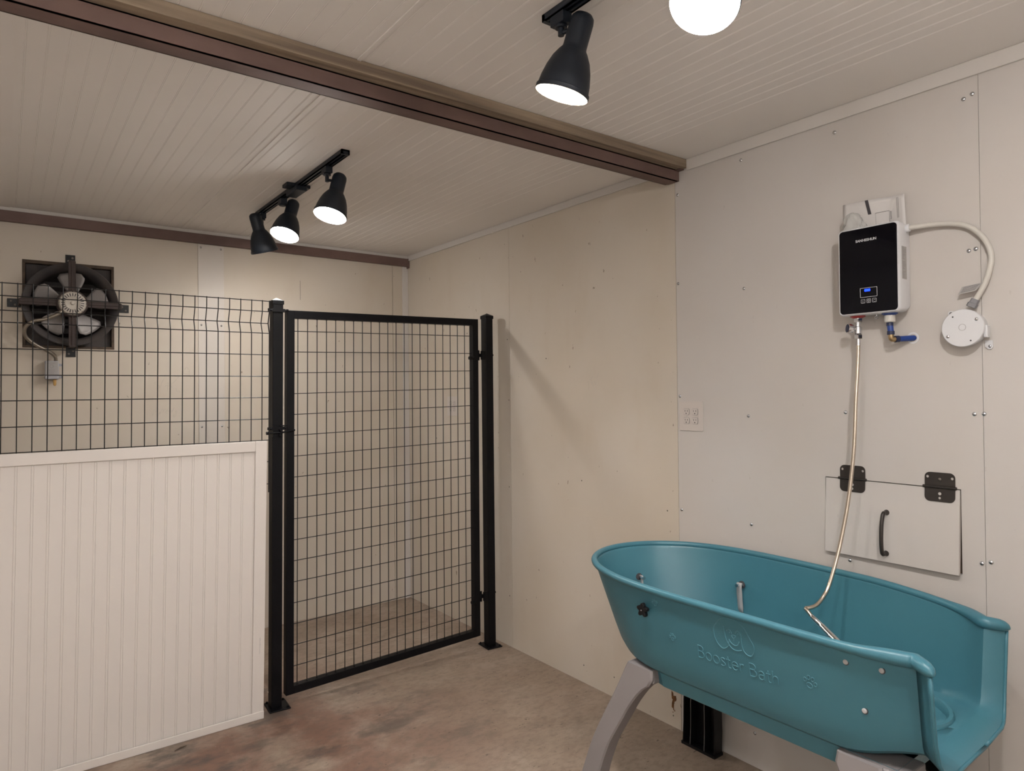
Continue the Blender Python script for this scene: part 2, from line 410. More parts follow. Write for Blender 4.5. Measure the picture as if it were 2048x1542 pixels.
# timber and steel beam across the ceiling
bm = nb(); n = 40
xs = [XL+(-.004-XL)*k/n for k in range(n+1)]
box(bm, XL, -.004, 1.912, 2.05, 2.494, ZC-.0005)
tb = tag(obj('timber_beam', bm, M_wood, bevel=.002), 'rough weathered timber plank fixed to the ceiling on top of the steel channel', 'wooden beam')
bm = nb()   # C channel open to the far side: web, flanges with lips, end plate
T_ = .004
for b in ((XL, -.02, 1.955, 1.955+T_, 2.442, 2.4935), (XL, -.02, 1.955, 2.02, 2.442, 2.442+T_), (XL, -.02, 1.955, 2.02, 2.4895, 2.4935), (XL, -.02, 2.016, 2.02, 2.442, 2.462)):
    box(bm, *b)
prism(bm, [(-.02, 1.957, 2.446), (-.02, 2.02, 2.446), (-.02, 2.02, 2.49), (-.02, 1.957, 2.49)], (.016, 0, 0))
prism(bm, [(-.03, 1.93, 2.4935), (-.002, 1.93, 2.4935), (-.002, 1.962, 2.4935), (-.03, 1.962, 2.4935)], (0, 0, -.004))
tag(obj('steel_channel', bm, M_steelrust), 'rust-brown steel channel spanning the ceiling under the timber plank', 'steel beam')

# ------------------------------------------------------------------ track lights
def track(y0, y1, x, yc, label):
    t = empty('light_track', (x, (y0+y1)/2, ZC-.0005), label, 'track light')
    bm = nb(); zc = ZC-.0005
    for b in ((x-.018, x+.018, y0, y1, zc-.006, zc), (x-.018, x-.012, y0, y1, zc-.019, zc-.006), (x+.012, x+.018, y0, y1, zc-.019, zc-.006),
              (x-.018, x-.006, y0, y1, zc-.019, zc-.016), (x+.006, x+.018, y0, y1, zc-.019, zc-.016), (x-.018, x+.018, y0, y0+.012, zc-.02, zc), (x-.018, x+.018, y1-.012, y1, zc-.02, zc)):
        box(bm, *b)
    obj('rail', bm, M_lampblk, t)
    if yc:
        bm = nb(); box(bm, x-.058, x+.058, yc-.035, yc+.035, zc-.016, zc); obj('canopy_plate', bm, M_lampblk, t, bevel=.003)
        bm = nb(); box(bm, x-.026, x+.026, yc-.075, yc+.075, zc-.042, zc-.0195); obj('feed_connector', bm, M_lampblk, t, bevel=.003)
    return t
track(2.655, 3.862, -1.272, 3.25, 'black track rail on the ceiling beyond the beam, carrying three lamp heads')
track(.18, 1.400, -1.23, None, 'black track rail in front of the beam, cut off by the top of the photo')

def lamp(ya, xa, O, n, label, lit=True, cat='spotlight', power=1.0, deep=False):
    O = Vector(O); n = Vector(n).normalized(); cap = O - n*.21
    t = empty('spotlight', (xa, ya, ZC-.02), label, cat, None)
    zb = ZC-.0198
    bm = nb(); box(bm, xa-.016, xa+.016, ya-.026, ya+.026, zb-.028, zb)
    A = [(xa-.018, ya-.02, zb-.022), (xa+.018, ya-.02, zb-.022), (xa+.018, ya+.02, zb-.022), (xa-.018, ya+.02, zb-.022)]
    cyl(bm, (xa, ya, zb-.036), (xa, ya, zb-.028), .017, 20)
    obj('track_adapter', bm, M_lampblk, t, bevel=.002)
    # stem reaches the neck of the head
    neck = cap + n*.045
    side = Vector((xa, ya, neck.z)) - neck; side -= n*side.dot(n)
    att = neck + side.normalized()*.031
    jt = Vector((xa, ya, att.z-.004))
    bm = nb(); tube(bm, [(xa, ya, zb-.034), (xa, ya, (zb-.034+jt.z)/2), jt+Vector((0, 0, .006)), jt, jt.lerp(att, .3), jt.lerp(att, .7), att-side.normalized()*.006], .0062, 10)
    lathe(bm, jt-Vector((0, 0, .006)), (0, 0, 1), [(0, 0), (.0085, 0), (.0085, .022), (0, .022)], 12)
    obj('swivel_stem', bm, M_lampblk, t, smooth='auto')
    bm = nb(); lathe(bm, cap, n, [(0, 0), (.014, .0005), (.023, .004), (.0295, .012), (.0315, .024), (.0315, .084), (.0325, .092), (.040, .102), (.051, .121), (.060, .146), (.0665, .174), (.0695, .197), (.0725, .199), (.0725, .207), (.0705, .210),
                                  (.0685, .206), (.066, .19), (.058, .15), (.044, .118), (.030, .104), (0, .104)], 48)
    for f in bm.faces:
        d = (f.calc_center_median()-cap).dot(n); rr = (f.calc_center_median()-cap-n*d).length
        prof = [(.030, .104), (.044, .118), (.058, .15), (.066, .19), (.0685, .206), (.0705, .210)]
        rin = None
        for (a, b), (c, e) in zip(prof, prof[1:]):
            if b <= d <= e: rin = a+(c-a)*(d-b)/(e-b)
        if (rin is not None and rr < rin+.0012) or (.1035 < d < .1045 and rr < .029): f.material_index = 1
    obj('lamp_shade', bm, [M_lampblk, M_reflect_warm if deep else M_reflect], t, smooth='auto')
    bm = nb(); lathe(bm, cap, n, [(0, .105), (.016, .106), (.022, .118), (.034, .138), (.035, .143), (.030, .147), (0, .149)] if deep else [(0, .105), (.018, .106), (.026, .125), (.052, .165), (.0535, .172), (.050, .178), (.035, .184), (0, .187)], 40)
    obj('bulb', bm, M_bulb, t, smooth=True)
    for kind, fr, dd in ((('AREA', 1.0, .153),) if deep else (('AREA', .40, .193), ('POINT', 1.2, .205))):
        ld = bpy.data.lights.new('bulb_light', kind); ld.energy = LAMP_W*fr*power; ld.color = (1.0, .962, .938)
        if kind == 'AREA': ld.shape = 'DISK'; ld.size = .062 if deep else .095
        else: ld.shadow_soft_size = .024
        lo = bpy.data.objects.new('bulb_light', ld); C.objects.link(lo); lo.parent = t
        lo.rotation_euler = n.to_track_quat('-Z', 'Y').to_euler(); lo.location = cap+n*dd-origin_of(t)
    return t
lamp(1.343, -1.23, (-1.23, 1.344, 2.301), (-.141, .283, -.949), 'large black bell-shaped track lamp hanging at the top of the photo, its inner reflector showing', power=1.2, deep=True)
lamp(.905, -1.23, (-1.262, .863, 2.31), (-.50, -.16, -.85), 'nearest track lamp, a glaring white disc aimed at the viewer, cut by the top edge', power=.95)
lamp(.34, -1.23, (-1.25, .29, 2.301), (.30, .10, -.949), 'black track lamp at the near end of the near rail, above the tub', power=.95)
lamp(2.860, -1.272, (-1.27, 2.835, 2.294), (-.29, -.125, -.949), 'lit black lamp head on the nearer end of the far track, right of the three', power=FAR)
lamp(3.455, -1.272, (-1.27, 3.435, 2.325), (-.316, -.218, -.923), 'lit black lamp head in the middle of the three on the far track', power=FAR)
lamp(3.800, -1.272, (-1.27, 3.758, 2.294), (.31, .152, -.938), 'black lamp head turned away, its bulb hidden, at the far end of the far track', power=FAR*1.2)

track(-1.05, .15, -3.0, None, 'added black track rail behind the viewer, out of view, carrying the fill lamps')  # unseen rail and its three lamps, added to raise the ambient light
lamp(.02, -3.0, (-3.0, .02, 2.30), (-.55, .45, -.70), 'added fill lamp behind the viewer, nearest the fence, out of view', power=REAR_FILL)
lamp(-.50, -3.0, (-3.0, -.50, 2.30), (.10, -.65, -.75), 'added fill lamp behind the viewer, in the middle of its rail, out of view', power=REAR_FILL)
lamp(-.95, -3.0, (-2.98, -.93, 2.30), (.55, -.35, -.75), 'added fill lamp behind the viewer, beside the rear wall, out of view', power=REAR_FILL)

# ------------------------------------------------------------------ fence: beaded panel, wire mesh, posts, gate
def lean(co):        # the left run leans by a finger's width
    return Vector((co.x+.0135*(co.z/.65-1), co.y, co.z))
def leanp(co): return Vector((co.x+.011*(co.z/.98-1), co.y, co.z))
XB0, XB1 = -3.58, -1.4285
t = empty('beadboard_panel', ((XB0+XB1)/2, 3.274, 0), 'white beaded half-height panel with flat trim, fixed to the lower part of the wire fence', 'fence panel')
bm = nb(); y0 = 3.2735; P = [(XB1-.001, y0)]; x = -1.485
g = .0026
while x > XB0:
    P += [(x+g*2, y0), (x+g*1.6, y0+.0019), (x+g*1.0, y0+.0003), (x, y0-.0000), (x-g*1.0, y0+.0003), (x-g*1.6, y0+.0019), (x-g*2, y0)]
    x -= .0531
P.append((XB0, y0))
A = [bm.verts.new((x, y, .004)) for x, y in P]; B = [bm.verts.new((x, y, 1.285)) for x, y in P]
for i in range(len(P)-1): bm.faces.new((A[i], A[i+1], B[i+1], B[i]))
c = [bm.verts.new(q) for q in ((XB1-.001, y0+.011, .004), (XB0, y0+.011, .004), (XB0, y0+.011, 1.285), (XB1-.001, y0+.011, 1.285))]
bm.faces.new(c); bm.faces.new((A[0], B[0], c[3], c[0])); bm.faces.new((A[-1], c[1], c[2], B[-1]))
obj('board', bm, M_bead, t, warp=lean)
def tri(nm, *b):
    bm = nb(); box(bm, *b); return obj(nm, bm, M_bead, t, bevel=.0025, warp=lean)
tri('top_trim', XB0, XB1-.054, 3.264, 3.2858, 1.249, 1.297)
st = tri('side_trim', XB1-.0535, XB1, 3.2635, 3.2865, 0.0, 1.2975)
tri('bottom_trim', XB0, XB1, 3.258, 3.2630, 0.0, .036)
bm = nb()
for k in range(15):
    z = .375-.0052*k; wd = random.uniform(.003, .006)*(1 if k < 9 else .6)
    box(bm, XB1-.024, XB1-.024+wd, 3.2629, 3.2634, z, z+.0028)
obj('printed_mark', bm, M_printgrey, st, warp=lean)

# welded wire panel with a V fold near its top
t = empty('wire_fence_panel', (-2.5, 3.30, 1.2), 'dark welded wire mesh panel with a V-fold along its top, rising above the beaded board', 'fence')
WZ = [1.964, 1.914, 1.859, 1.810, 1.707, 1.604, 1.503, 1.400, 1.299, 1.196, 1.09]
YW = 3.298
bm = nb(); fold = .021
def wy(z):
    if 1.81 < z < 1.914: return YW + fold*(1-abs(z-1.859)/.0525)
    return YW
for z in WZ: tube(bm, [(-3.58, wy(z), z), (-1.40, wy(z), z)], .0022, 6)
x = -1.435+.0
while x > -3.58:
    tube(bm, [(x, YW-.003, 1.05), (x, YW-.003, 1.806), (x, YW-.001, 1.815), (x, YW+fold-.004, 1.854), (x, YW+fold-.004, 1.864), (x, YW-.001, 1.908), (x, YW-.003, 1.916), (x, YW-.003, 1.967)], .0022, 6)
    x -= .0496
tube(bm, [(-1.402, YW-.003, 1.05), (-1.402, YW-.003, 1.81), (-1.402, YW+fold-.004, 1.859), (-1.402, YW-.003, 1.914), (-1.402, YW-.003, 1.967)], .0026, 6)
obj('wire_mesh', bm, M_wire, t, warp=leanp)

def post(x0, y0, label, warp=None):
    w_ = .050; d_ = .054
    t = empty('fence_post', (x0+w_/2, y0+d_/2, 0), label, 'post')
    bm = nb(); box(bm, x0, x0+w_, y0, y0+d_, .006, 1.962); obj('post_tube', bm, M_black, t, bevel=.003, warp=warp)
    bm = nb(); x1, y1 = x0+w_+.003, y0+d_+.003; xa, ya = x0-.003, y0-.003
    box(bm, xa, x1, ya, y1, 1.955, 1.974)
    v = [bm.verts.new(q) for q in ((xa, ya, 1.974), (x1, ya, 1.974), (x1, y1, 1.974), (xa, y1, 1.974))]; ap = bm.verts.new(((xa+x1)/2, (ya+y1)/2, 1.990))
    for i in range(4): bm.faces.new((v[i], v[(i+1) % 4], ap))
    obj('post_cap', bm, M_black, t, bevel=.0015, warp=warp)
    bm = nb(); cx, cy = x0+w_/2, y0+d_/2
    Tm = Matrix.Translation((cx, cy, 0)) @ Matrix.Rotation(math.radians(-4), 4, 'Z')
    box(bm, -.05, .05, -.062, .058, .0005, .007, T=Tm); bp = obj('base_plate', bm, M_black, t, bevel=.003)
    for sx, sy in ((-.038, -.05), (.038, -.05), (-.038, .048), (.038, .048)):
        bm = nb(); q = Tm @ Vector((sx, sy, .007)); lathe(bm, q, (0, 0, 1), [(0, 0), (.007, 0), (.007, .003), (.0045, .003), (.0045, .007), (0, .007)], 6); obj('anchor_bolt', bm, M_black, bp)
    return t
pl = post(-1.3885+.010, 3.315, 'black square steel post between the wire fence and the gate', leanp)
pr = post(-.113, 3.320, 'black square steel post against the right wall, hinging the gate')
for z in (1.925, 1.352):   # mesh clamps on the left post
    bm = nb(); box(bm, -1.386, -1.322, 3.306, 3.314, z-.008, z+.008)
    cyl(bm, (-1.398, 3.31, z), (-1.386, 3.31, z), .006, 8); cyl(bm, (-1.322, 3.31, z), (-1.312, 3.31, z), .006, 8)
    for s_ in (-1.398, -1.312): lathe(bm, (s_, 3.31, z-.007), (0, 0, 1), [(0, 0), (.007, 0), (.007, .014), (0, .014)], 6)
    obj('mesh_clamp', bm, M_black, pl, warp=leanp)

# gate, hung a little out of square
BL, TL, BR, TR = (-1.317, .046), (-1.297, 1.930), (-.1725, .084), (-.1675, 1.948)
GY = 3.322
def gmap(co):    # co.x in 0..1.142, co.z in 0..1.875
    u, v = co.x/1.142, co.z/1.875
    x = (1-u)*((1-v)*BL[0]+v*TL[0]) + u*((1-v)*BR[0]+v*TR[0])
    z = (1-v)*((1-u)*BL[1]+u*BR[1]) + v*((1-u)*TL[1]+u*TR[1])
    return Vector((x, co.y, z))
t = empty('wire_gate', (-.75, GY+.02, .05), 'tall black framed gate filled with wire mesh, standing between the two posts', 'gate')
bm = nb(); s = .038
def framebox(bm):
    W_, H_ = 1.142, 1.875
    for a, b, c, d in ((0, s, 0, H_), (W_-s, W_, 0, H_), (s, W_-s, 0, s), (s, W_-s, H_-s, H_)): box(bm, a, b, GY, GY+.04, c, d)
framebox(bm); obj('gate_frame', bm, M_black, t, bevel=.0015, warp=gmap)
bm = nb()
for k in range(21): tube(bm, [(.060+k*.0498, GY+.018, s-.004), (.060+k*.0498, GY+.018, 1.0), (.060+k*.0498, GY+.018, 1.875-s+.004)], .0023, 6); 
for k in range(18):
    z = 1.775-k*.1030
    if z > s: tube(bm, [(s-.004, GY+.0225, z), (.57, GY+.0225, z), (1.142-s+.004, GY+.0225, z)], .0021, 6)
for k in range(21):
    for z in (s, 1.875-s): box(bm, .060+k*.0498-.0035, .060+k*.0498+.0035, GY+.014, GY+.022, z-.003, z+.003)
obj('gate_mesh', bm, M_wire, t, warp=gmap)
for z in (1.735, .31):      # hinges on the right
    bm = nb(); cyl(bm, (-.160, GY+.012, z-.03), (-.160, GY+.012, z+.03), .007, 12)
    box(bm, -.170, -.114, GY+.005, GY+.019, z-.010, z+.010)
    box(bm, -.150, -.122, GY-.007, GY+.004, z-.026, z+.026)
    h = obj('hinge', bm, M_black, t)
    bm = nb(); cyl(bm, (-.238, GY-.006, z-.018), (-.205, GY-.006, z-.018), .010, 10); obj('hinge_bolt', bm, M_black, t)
    bm = nb(); cyl(bm, (-.063, GY+.018, z+.004), (-.050, GY+.018, z+.004), .006, 8); obj('hinge_bolt', bm, M_black, pr)
bm = nb(); z = 1.335       # latch on the left, tongue and bracket
box(bm, -1.375, -1.330, GY-.014, GY-.0075, z-.024, z+.026)
tube(bm, [(-1.402, GY-.019, z-.004), (-1.34, GY-.019, z-.004), (-1.31, GY-.016, z), (-1.268, GY-.012, z+.006)], .0045, 8)
tube(bm, [(-1.345, GY-.019, z+.016), (-1.335, GY-.022, z), (-1.345, GY-.019, z-.018)], .006, 8)
tube(bm, [(-1.34, GY-.014, z+.028), (-1.306, GY-.010, z+.032)], .003, 6)
cyl(bm, (-1.408, GY-.019, z-.004), (-1.398, GY-.019, z-.004), .008, 8)
obj('latch', bm, M_black, t)

# ------------------------------------------------------------------ outlets on the right wall
def outlet(yc, zc, wd, ht, label):
    t = empty('wall_outlet', (0, yc, zc-ht/2), label, 'outlet', 'double wall outlets')
    holes = []
    bm = plate_bm([rrect(wd, ht, .004)], .002, TW(yc, zc), bev=.0015); obj('cover_plate', bm, M_outlet, t)
    for dy in (-.023, .023):
        for dz in (-.0195, .0195):
            P = []
            for k in range(28):
                a = 2*math.pi*k/28; P.append((max(-.0145, min(.0145, .0172*math.cos(a))), max(-.0135, min(.0135, .0172*math.sin(a)))))
            Tm = TW(yc+dy, zc+dz, -.0048)
            bm = plate_bm([P], .0018, Tm)
            r = obj('receptacle', bm, M_outlet, t)
            bm = plate_bm([[(x*1.08, y*1.08) for x, y in P], P], .0004, TW(yc+dy, zc+dz, -.0049)); obj('shadow_gap', bm, M_inkgrey, r)
            bm = nb()
            for q in (-.0062, .0062): box(bm, q-.0009, q+.0009, -.0005, .0075, 0, .0005, T=TW(yc+dy, zc+dz, -.0067))
            lathe(bm, TW(yc+dy, zc+dz, -.0067) @ Vector((0, -.0075, 0)), (-1, 0, 0), [(0, 0), (.0026, 0), (.0026, .0005), (0, .0005)], 10)
            obj('slots', bm, M_ink, r)
        bm = nb(); dome(bm, (-.0035, yc+dy, zc), (-1, 0, 0), .0025); obj('plate_screw', bm, M_outlet, t)
    return t
o1 = outlet(1.9085, 1.4025, .124, .127, 'almond double outlet plate on the white wall beside the seam, above the tub')
copy_tree(o1, (0, 1.977, .022), label='almond double outlet plate on the cream wall, seen through the gate mesh')

# ------------------------------------------------------------------ hatch in the right wall
t = empty('wall_hatch', (0, (HY0+HY1)/2, HZ0), 'white hatch door cut into the wall with two black hinges and a pull handle', 'hatch')
tl = math.radians(4.3)
def tilt(co):      # swings the leaf a little out about the hinge line, more at the near corner
    dz = co.z-HZ1; a = tl*(1-.35*(co.y-HY0)/(HY1-HY0)); x = co.x
    return Vector((x*math.cos(a)+dz*math.sin(a)-.001, co.y, HZ1+dz*math.cos(a)-x*math.sin(a)))
bm = nb(); box(bm, 0, .012, HY0, HY1-.002, HZ0-.001, HZ1); obj('door', bm, M_white, t, warp=tilt)
for yc in (1.2055, .925):
    h = empty('hinge', (0, 0, 0), None, None); h.parent = t; hw = .0445
    h.location = Vector((0, yc, 1.197)) - t.location
    up_ = [(x, y) for x, y in rrect(.089, .094, .016) if y >= .0] ; 
    upo = [(.0445, .0025)] + [p for p in rrect(.089, .094, .016) if p[1] > .004] + [(-.0445, .0025)]
    lwo = [(-.0445, -.0025)] + [p for p in rrect(.089, .094, .016) if p[1] < -.004] + [(.0445, -.0025)]
    bm = plate_bm([upo, circ(-.036, .032, .0042), circ(.036, .030, .0042)], .002, TW(yc, 1.197, -.0002)); obj('leaf', bm, M_bronze, h)
    bm = plate_bm([lwo, circ(0, -.021, .005), circ(0, -.035, .0040)], .002, TW(yc, 1.197, -.0002)); obj('leaf', bm, M_bronze, h, warp=tilt)
    bm = nb(); cyl(bm, (-.004, yc-.049, 1.197), (-.004, yc+.049, 1.197), .0048, 12)
    for k in (-.03, -.01, .01, .03): cyl(bm, (-.004, yc+k-.0008, 1.197), (-.004, yc+k+.0008, 1.197), .0053, 12)
    obj('pin', bm, M_bronze, h)
    bm = nb(); dome(bm, TW(yc, 1.197, -.0022) @ Vector((0, .025, 0)), (-1, 0, 0), .004); obj('hinge_screw', bm, M_dullscrew, h)
bm = nb()
def hx(z): return tilt(Vector((0, 1.088, z)))
a, b = hx(1.094), hx(.956)
for q in (a, b):
    lathe(bm, q, (-1, 0, 0), [(0, 0), (.0095, 0), (.0095, .003), (.0065, .008), (.0065, .024), (0, .026)], 16)
P = smoothpath([a+Vector((-.022, 0, 0)), a+Vector((-.030, 0, -.008)), a.lerp(b, .3)+Vector((-.037, 0, 0)), a.lerp(b, .7)+Vector((-.037, 0, 0)), b+Vector((-.030, 0, .008)), b+Vector((-.022, 0, 0))], 6)
tube(bm, P, .0065, 10)
obj('pull_handle', bm, M_bronze, t, smooth='auto')

# ------------------------------------------------------------------ tankless water heater
HYc, HZc, HW, HH, HD = 1.095, 1.913, .200, .296, .100
t = empty('water_heater', (0, HYc, HZc-HH/2), 'white wall-mounted electric water heater with glossy black glass front', 'water heater')
bm = nb(); rings = []
for xx, sc_, r in ((-.001, .90, .014), (-.012, .93, .016), (-.035, .985, .016), (-.088, 1.0, .014), (-.096, .992, .013), (-.100, .972, .012)):
    rings.append([bm.verts.new((xx, HYc-px, HZc+pz)) for px, pz in rrect(HW*sc_, HH*(sc_ if xx < -.03 else sc_), r)])
for A, B in zip(rings, rings[1:]):
    for k in range(len(A)): bm.faces.new((A[k], A[(k+1) % len(A)], B[(k+1) % len(A)], B[k]))
bm.faces.new(rings[0]); bm.faces.new(rings[-1][::-1])
obj('casing', bm, M_case, t, smooth='auto')
bm = plate_bm([rrect(.187, .283, .011)], .0012, TW(HYc, HZc, -.1002), bev=.0004); fp = obj('front_glass', bm, M_glass, t)
obj('brand_lettering', text_bm('SANHESHUN', .0118, .0003, TW(1.099, 2.0135, -.1023) @ Matrix.Rotation(math.radians(0), 4, 'Z'), .0003), M_letter, fp)
bm = plate_bm([rrect(.056, .032, .0015), rrect(.0535, .0295, .001)], .0003, TW(1.0925, 1.838, -.1022)); obj('display_frame', bm, M_letter, fp)
bm = plate_bm([rrect(.019, .0085, .002)], .0003, TW(1.0965, 1.8455, -.1022)); obj('blue_display', bm, M_blue_led, fp)
for k, dy in enumerate((.0185, .0, -.0185)):
    Tm = TW(1.0925+dy, 1.8095, -.1022)
    bm = plate_bm([rrect(.0135, .0135, .002), rrect(.0115, .0115, .0015)], .0003, Tm)
    if k == 0: tube(bm, [Tm @ Vector(p) for p in ((-.0035, .0025, .0002), (0, -.0005, .0002), (.0035, .0025, .0002))], .0005, 4)
    if k == 1:
        tube(bm, [Tm @ Vector((.0035*math.cos(a*.628), .001+.0035*math.sin(a*.628), .0002)) for a in range(10)], .0005, 4, closed=True); tube(bm, [Tm @ Vector((0, -.001, .0002)), Tm @ Vector((0, .003, .0002))], .0005, 4)
    if k == 2: tube(bm, [Tm @ Vector(p) for p in ((-.0035, -.0005, .0002), (0, .003, .0002), (.0035, -.0005, .0002))], .0005, 4)
    box(bm, -.003, .003, -.0048, -.0040, 0, .0003, T=Tm)
    obj('touch_button', bm, M_letter, fp)
# side label, rows of unreadable fine print
Ts = Matrix(((1, 0, 0, 0), (0, 0, -1, HYc-HW/2-.0002), (0, 1, 0, 0), (0, 0, 0, 1)))
bm = nb(); box(bm, -.083, -.050, HYc-HW/2-.0008, HYc-HW/2+.001, 1.872, 1.978); sl = obj('side_label', bm, M_label, t)
bm = nb()
for k in range(22):
    z = 1.876+.0046*k
    if random.random() < .85: box(bm, -.080, -.080+random.uniform(.008, .026), HYc-HW/2-.0011, HYc-HW/2-.0007, z, z+.0022)
obj('fine_print', bm, M_inkgrey, sl)
zb = HZc-HH/2
bm = nb(); lathe(bm, (-.062, 1.149, zb+.006), (0, 0, -1), [(0, 0), (.024, 0), (.024, .008), (.015, .013), (0, .013)], 24); obj('outlet_collar', bm, M_red, t, label='red collar')
bm = nb(); lathe(bm, (-.062, 1.044, zb+.006), (0, 0, -1), [(0, 0), (.024, 0), (.024, .008), (.016, .013), (0, .013)], 24); obj('inlet_collar', bm, M_blue, t, label='blue collar')
bm = nb(); lathe(bm, (-.062, 1.044, zb-.007), (0, 0, -1), [(0, 0), (.0165, 0), (.0165, .020), (.014, .023), (0, .023)], 20); obj('inlet_fitting', bm, M_cable, t)
bm = nb(); tube(bm, [(-.07, 1.083+.005*math.cos(a*.52), zb-.010+.005*math.sin(a*.52)) for a in range(12)], .0015, 6, closed=True); cyl(bm, (-.07, 1.082, zb+.004), (-.07, 1.082, zb-.006), .0015, 8); obj('earth_screw', bm, M_screw, t)

# valve and shower hose
t = empty('shutoff_valve', (-.062, 1.149, zb-.085), 'chrome shut-off valve with a round dark handle under the heater', 'valve')
bm = nb(); lathe(bm, (-.062, 1.149, zb-.0075), (0, 0, -1), [(0, 0), (.0125, 0), (.0125, .015), (.009, .016), (.009, .028), (.0125, .030), (.0125, .052), (.009, .054), (0, .054)], 24); obj('valve_body', bm, M_chrome, t, smooth='auto')
bm = nb(); lathe(bm, (-.062, 1.149, zb-.0075-.054), (0, 0, -1), [(0, 0), (.0125, 0), (.0135, .004), (.0135, .016), (0, .017)], 6); obj('lower_nut', bm, M_chrome, t)
bm = nb(); lathe(bm, (-.062, 1.149, zb-.0085), (0, 0, -1), [(0, 0), (.0145, 0), (.0145, .012), (0, .012)], 6); obj('upper_nut', bm, M_chrome, t)
nd = Vector((-.75, .62, .08)).normalized(); o_ = Vector((-.062, 1.149, zb-.044))
bm = nb(); lathe(bm, o_, nd, [(0, .008), (.008, .008), (.008, .016), (.015, .018), (.0165, .022), (.0165, .034), (.0145, .036), (.0135, .033), (0, .033)], 28); obj('handle_rim', bm, M_chrome, t, smooth='auto')
bm = nb(); lathe(bm, o_, nd, [(0, .0335), (.0125, .0335), (.0125, .036), (.0115, .037), (0, .037)], 24); obj('handle_disc', bm, M_navy, t, label='dark blue handle disc')

t = empty('shower_hose', (-.07, 1.15, .75), 'ribbed metal shower hose hanging from the heater valve into the teal tub', 'shower hose')
HP = smoothpath([(-.062, 1.149, zb-.078), (-.062, 1.149, 1.65), (-.070, 1.150, 1.56), (-.080, 1.151, 1.478), (-.095, 1.153, 1.308), (-.115, 1.163, 1.145), (-.15, 1.177, .989), (-.20, 1.187, .868), (-.235, 1.192, .826), (-.265, 1.198, .804), (-.288, 1.208, .797), (-.300, 1.2165, .795), (-.306, 1.206, .789), (-.312, 1.188, .777)], 22)
bm = nb()
cum = 0; pts = []
tube(bm, HP, .0062, 14)
L_ = sum((b-a).length for a, b in zip(HP, HP[1:]))
# ribs: resample at 5 mm
def resample(P, step):
    out = [P[0]]; acc = 0
    for a, b in zip(P, P[1:]):
        d = (b-a).length
        while acc + d >= step:
            k = (step-acc)/d; a = a.lerp(b, k); out.append(a); d = (b-a).length; acc = 0
        acc += d
    return out
RS = resample(HP, .0026)
bm.free(); bm = nb(); idx = [0]
class Rib:
    pass
n_ = len(RS); 
bm2 = nb(); tube(bm2, RS, lambda f: .0068 if int(round(f*(n_-1))) % 2 else .0057, 12)
obj('hose', bm2, M_braid, t, smooth=True)
bm = nb(); cyl(bm, (-.062, 1.149, zb-.078), (-.062, 1.1492, zb-.100), .0078, 16); obj('hose_collar', bm, M_chrome, t)
t = empty('shower_sprayer', (-.33, 1.12, .72), 'slim chrome spray wand on the end of the hose, leaning in the tub', 'sprayer')
a, b, c_ = Vector((-.312, 1.188, .777)), Vector((-.324, 1.148, .759)), Vector((-.40, .985, .695))
bm = nb(); d_ = (b-a).normalized(); lathe(bm, a, d_, [(0, -.002), (.0078, -.002), (.0085, .003), (.0095, .040), (.0075, .043), (0, .043)], 20); obj('swivel_collar', bm, M_chrome, t, smooth='auto')
d_ = (c_-b).normalized(); L_ = (c_-b).length
bm = nb(); lathe(bm, b, d_, [(0, -.002), (.0105, -.002), (.011, .004), (.0135, .07), (.0145, .12), (.013, L_-.005), (0, L_)], 24); obj('wand', bm, M_chrome, t, smooth='auto')

# blue water pipe into the wall
t = empty('water_pipe', (-.04, 1.03, 1.68), 'short blue plastic pipe with a brass elbow running from heater into the wall', 'pipe')
z1 = zb-.0305
bm = nb(); cyl(bm, (-.062, 1.044, z1), (-.062, 1.041, 1.695), .0095, 18); obj('pipe', bm, M_blue, t, smooth='auto')
bm = nb(); lathe(bm, (-.062, 1.044, z1), (0, 0, -1), [(0, 0), (.0105, 0), (.0105, .011), (0, .011)], 18); lathe(bm, (-.062, 1.0415, 1.706), (0, 0, -1), [(0, 0), (.0112, 0), (.0112, .012), (0, .012)], 18); obj('clamp_ring', bm, M_navy, t)
bm = nb(); tube(bm, smoothpath([(-.062, 1.041, 1.696), (-.062, 1.041, 1.686), (-.059, 1.039, 1.679), (-.050, 1.031, 1.679)], 5), .0085, 14); obj('elbow', bm, M_brass, t, smooth='auto', label='brass elbow')
bm = nb(); cyl(bm, (-.050, 1.031, 1.679), (.011, .992, 1.683), .0095, 18); obj('pipe', bm, M_blue, t, smooth='auto')
bm = nb(); d_ = Vector((.061, -.039, .004)).normalized(); lathe(bm, (-.053, 1.033, 1.679), d_, [(0, 0), (.0112, 0), (.0112, .013), (0, .013)], 18); obj('clamp_ring', bm, M_navy, t)
bm = nb(); lathe(bm, (0, .999, 1.6825), (-1, 0, 0), [(.0135, 0), (.019, 0), (.019, .0015), (.0135, .0015), (.0135, 0)], 24); obj('wall_ring', bm, M_case, t)

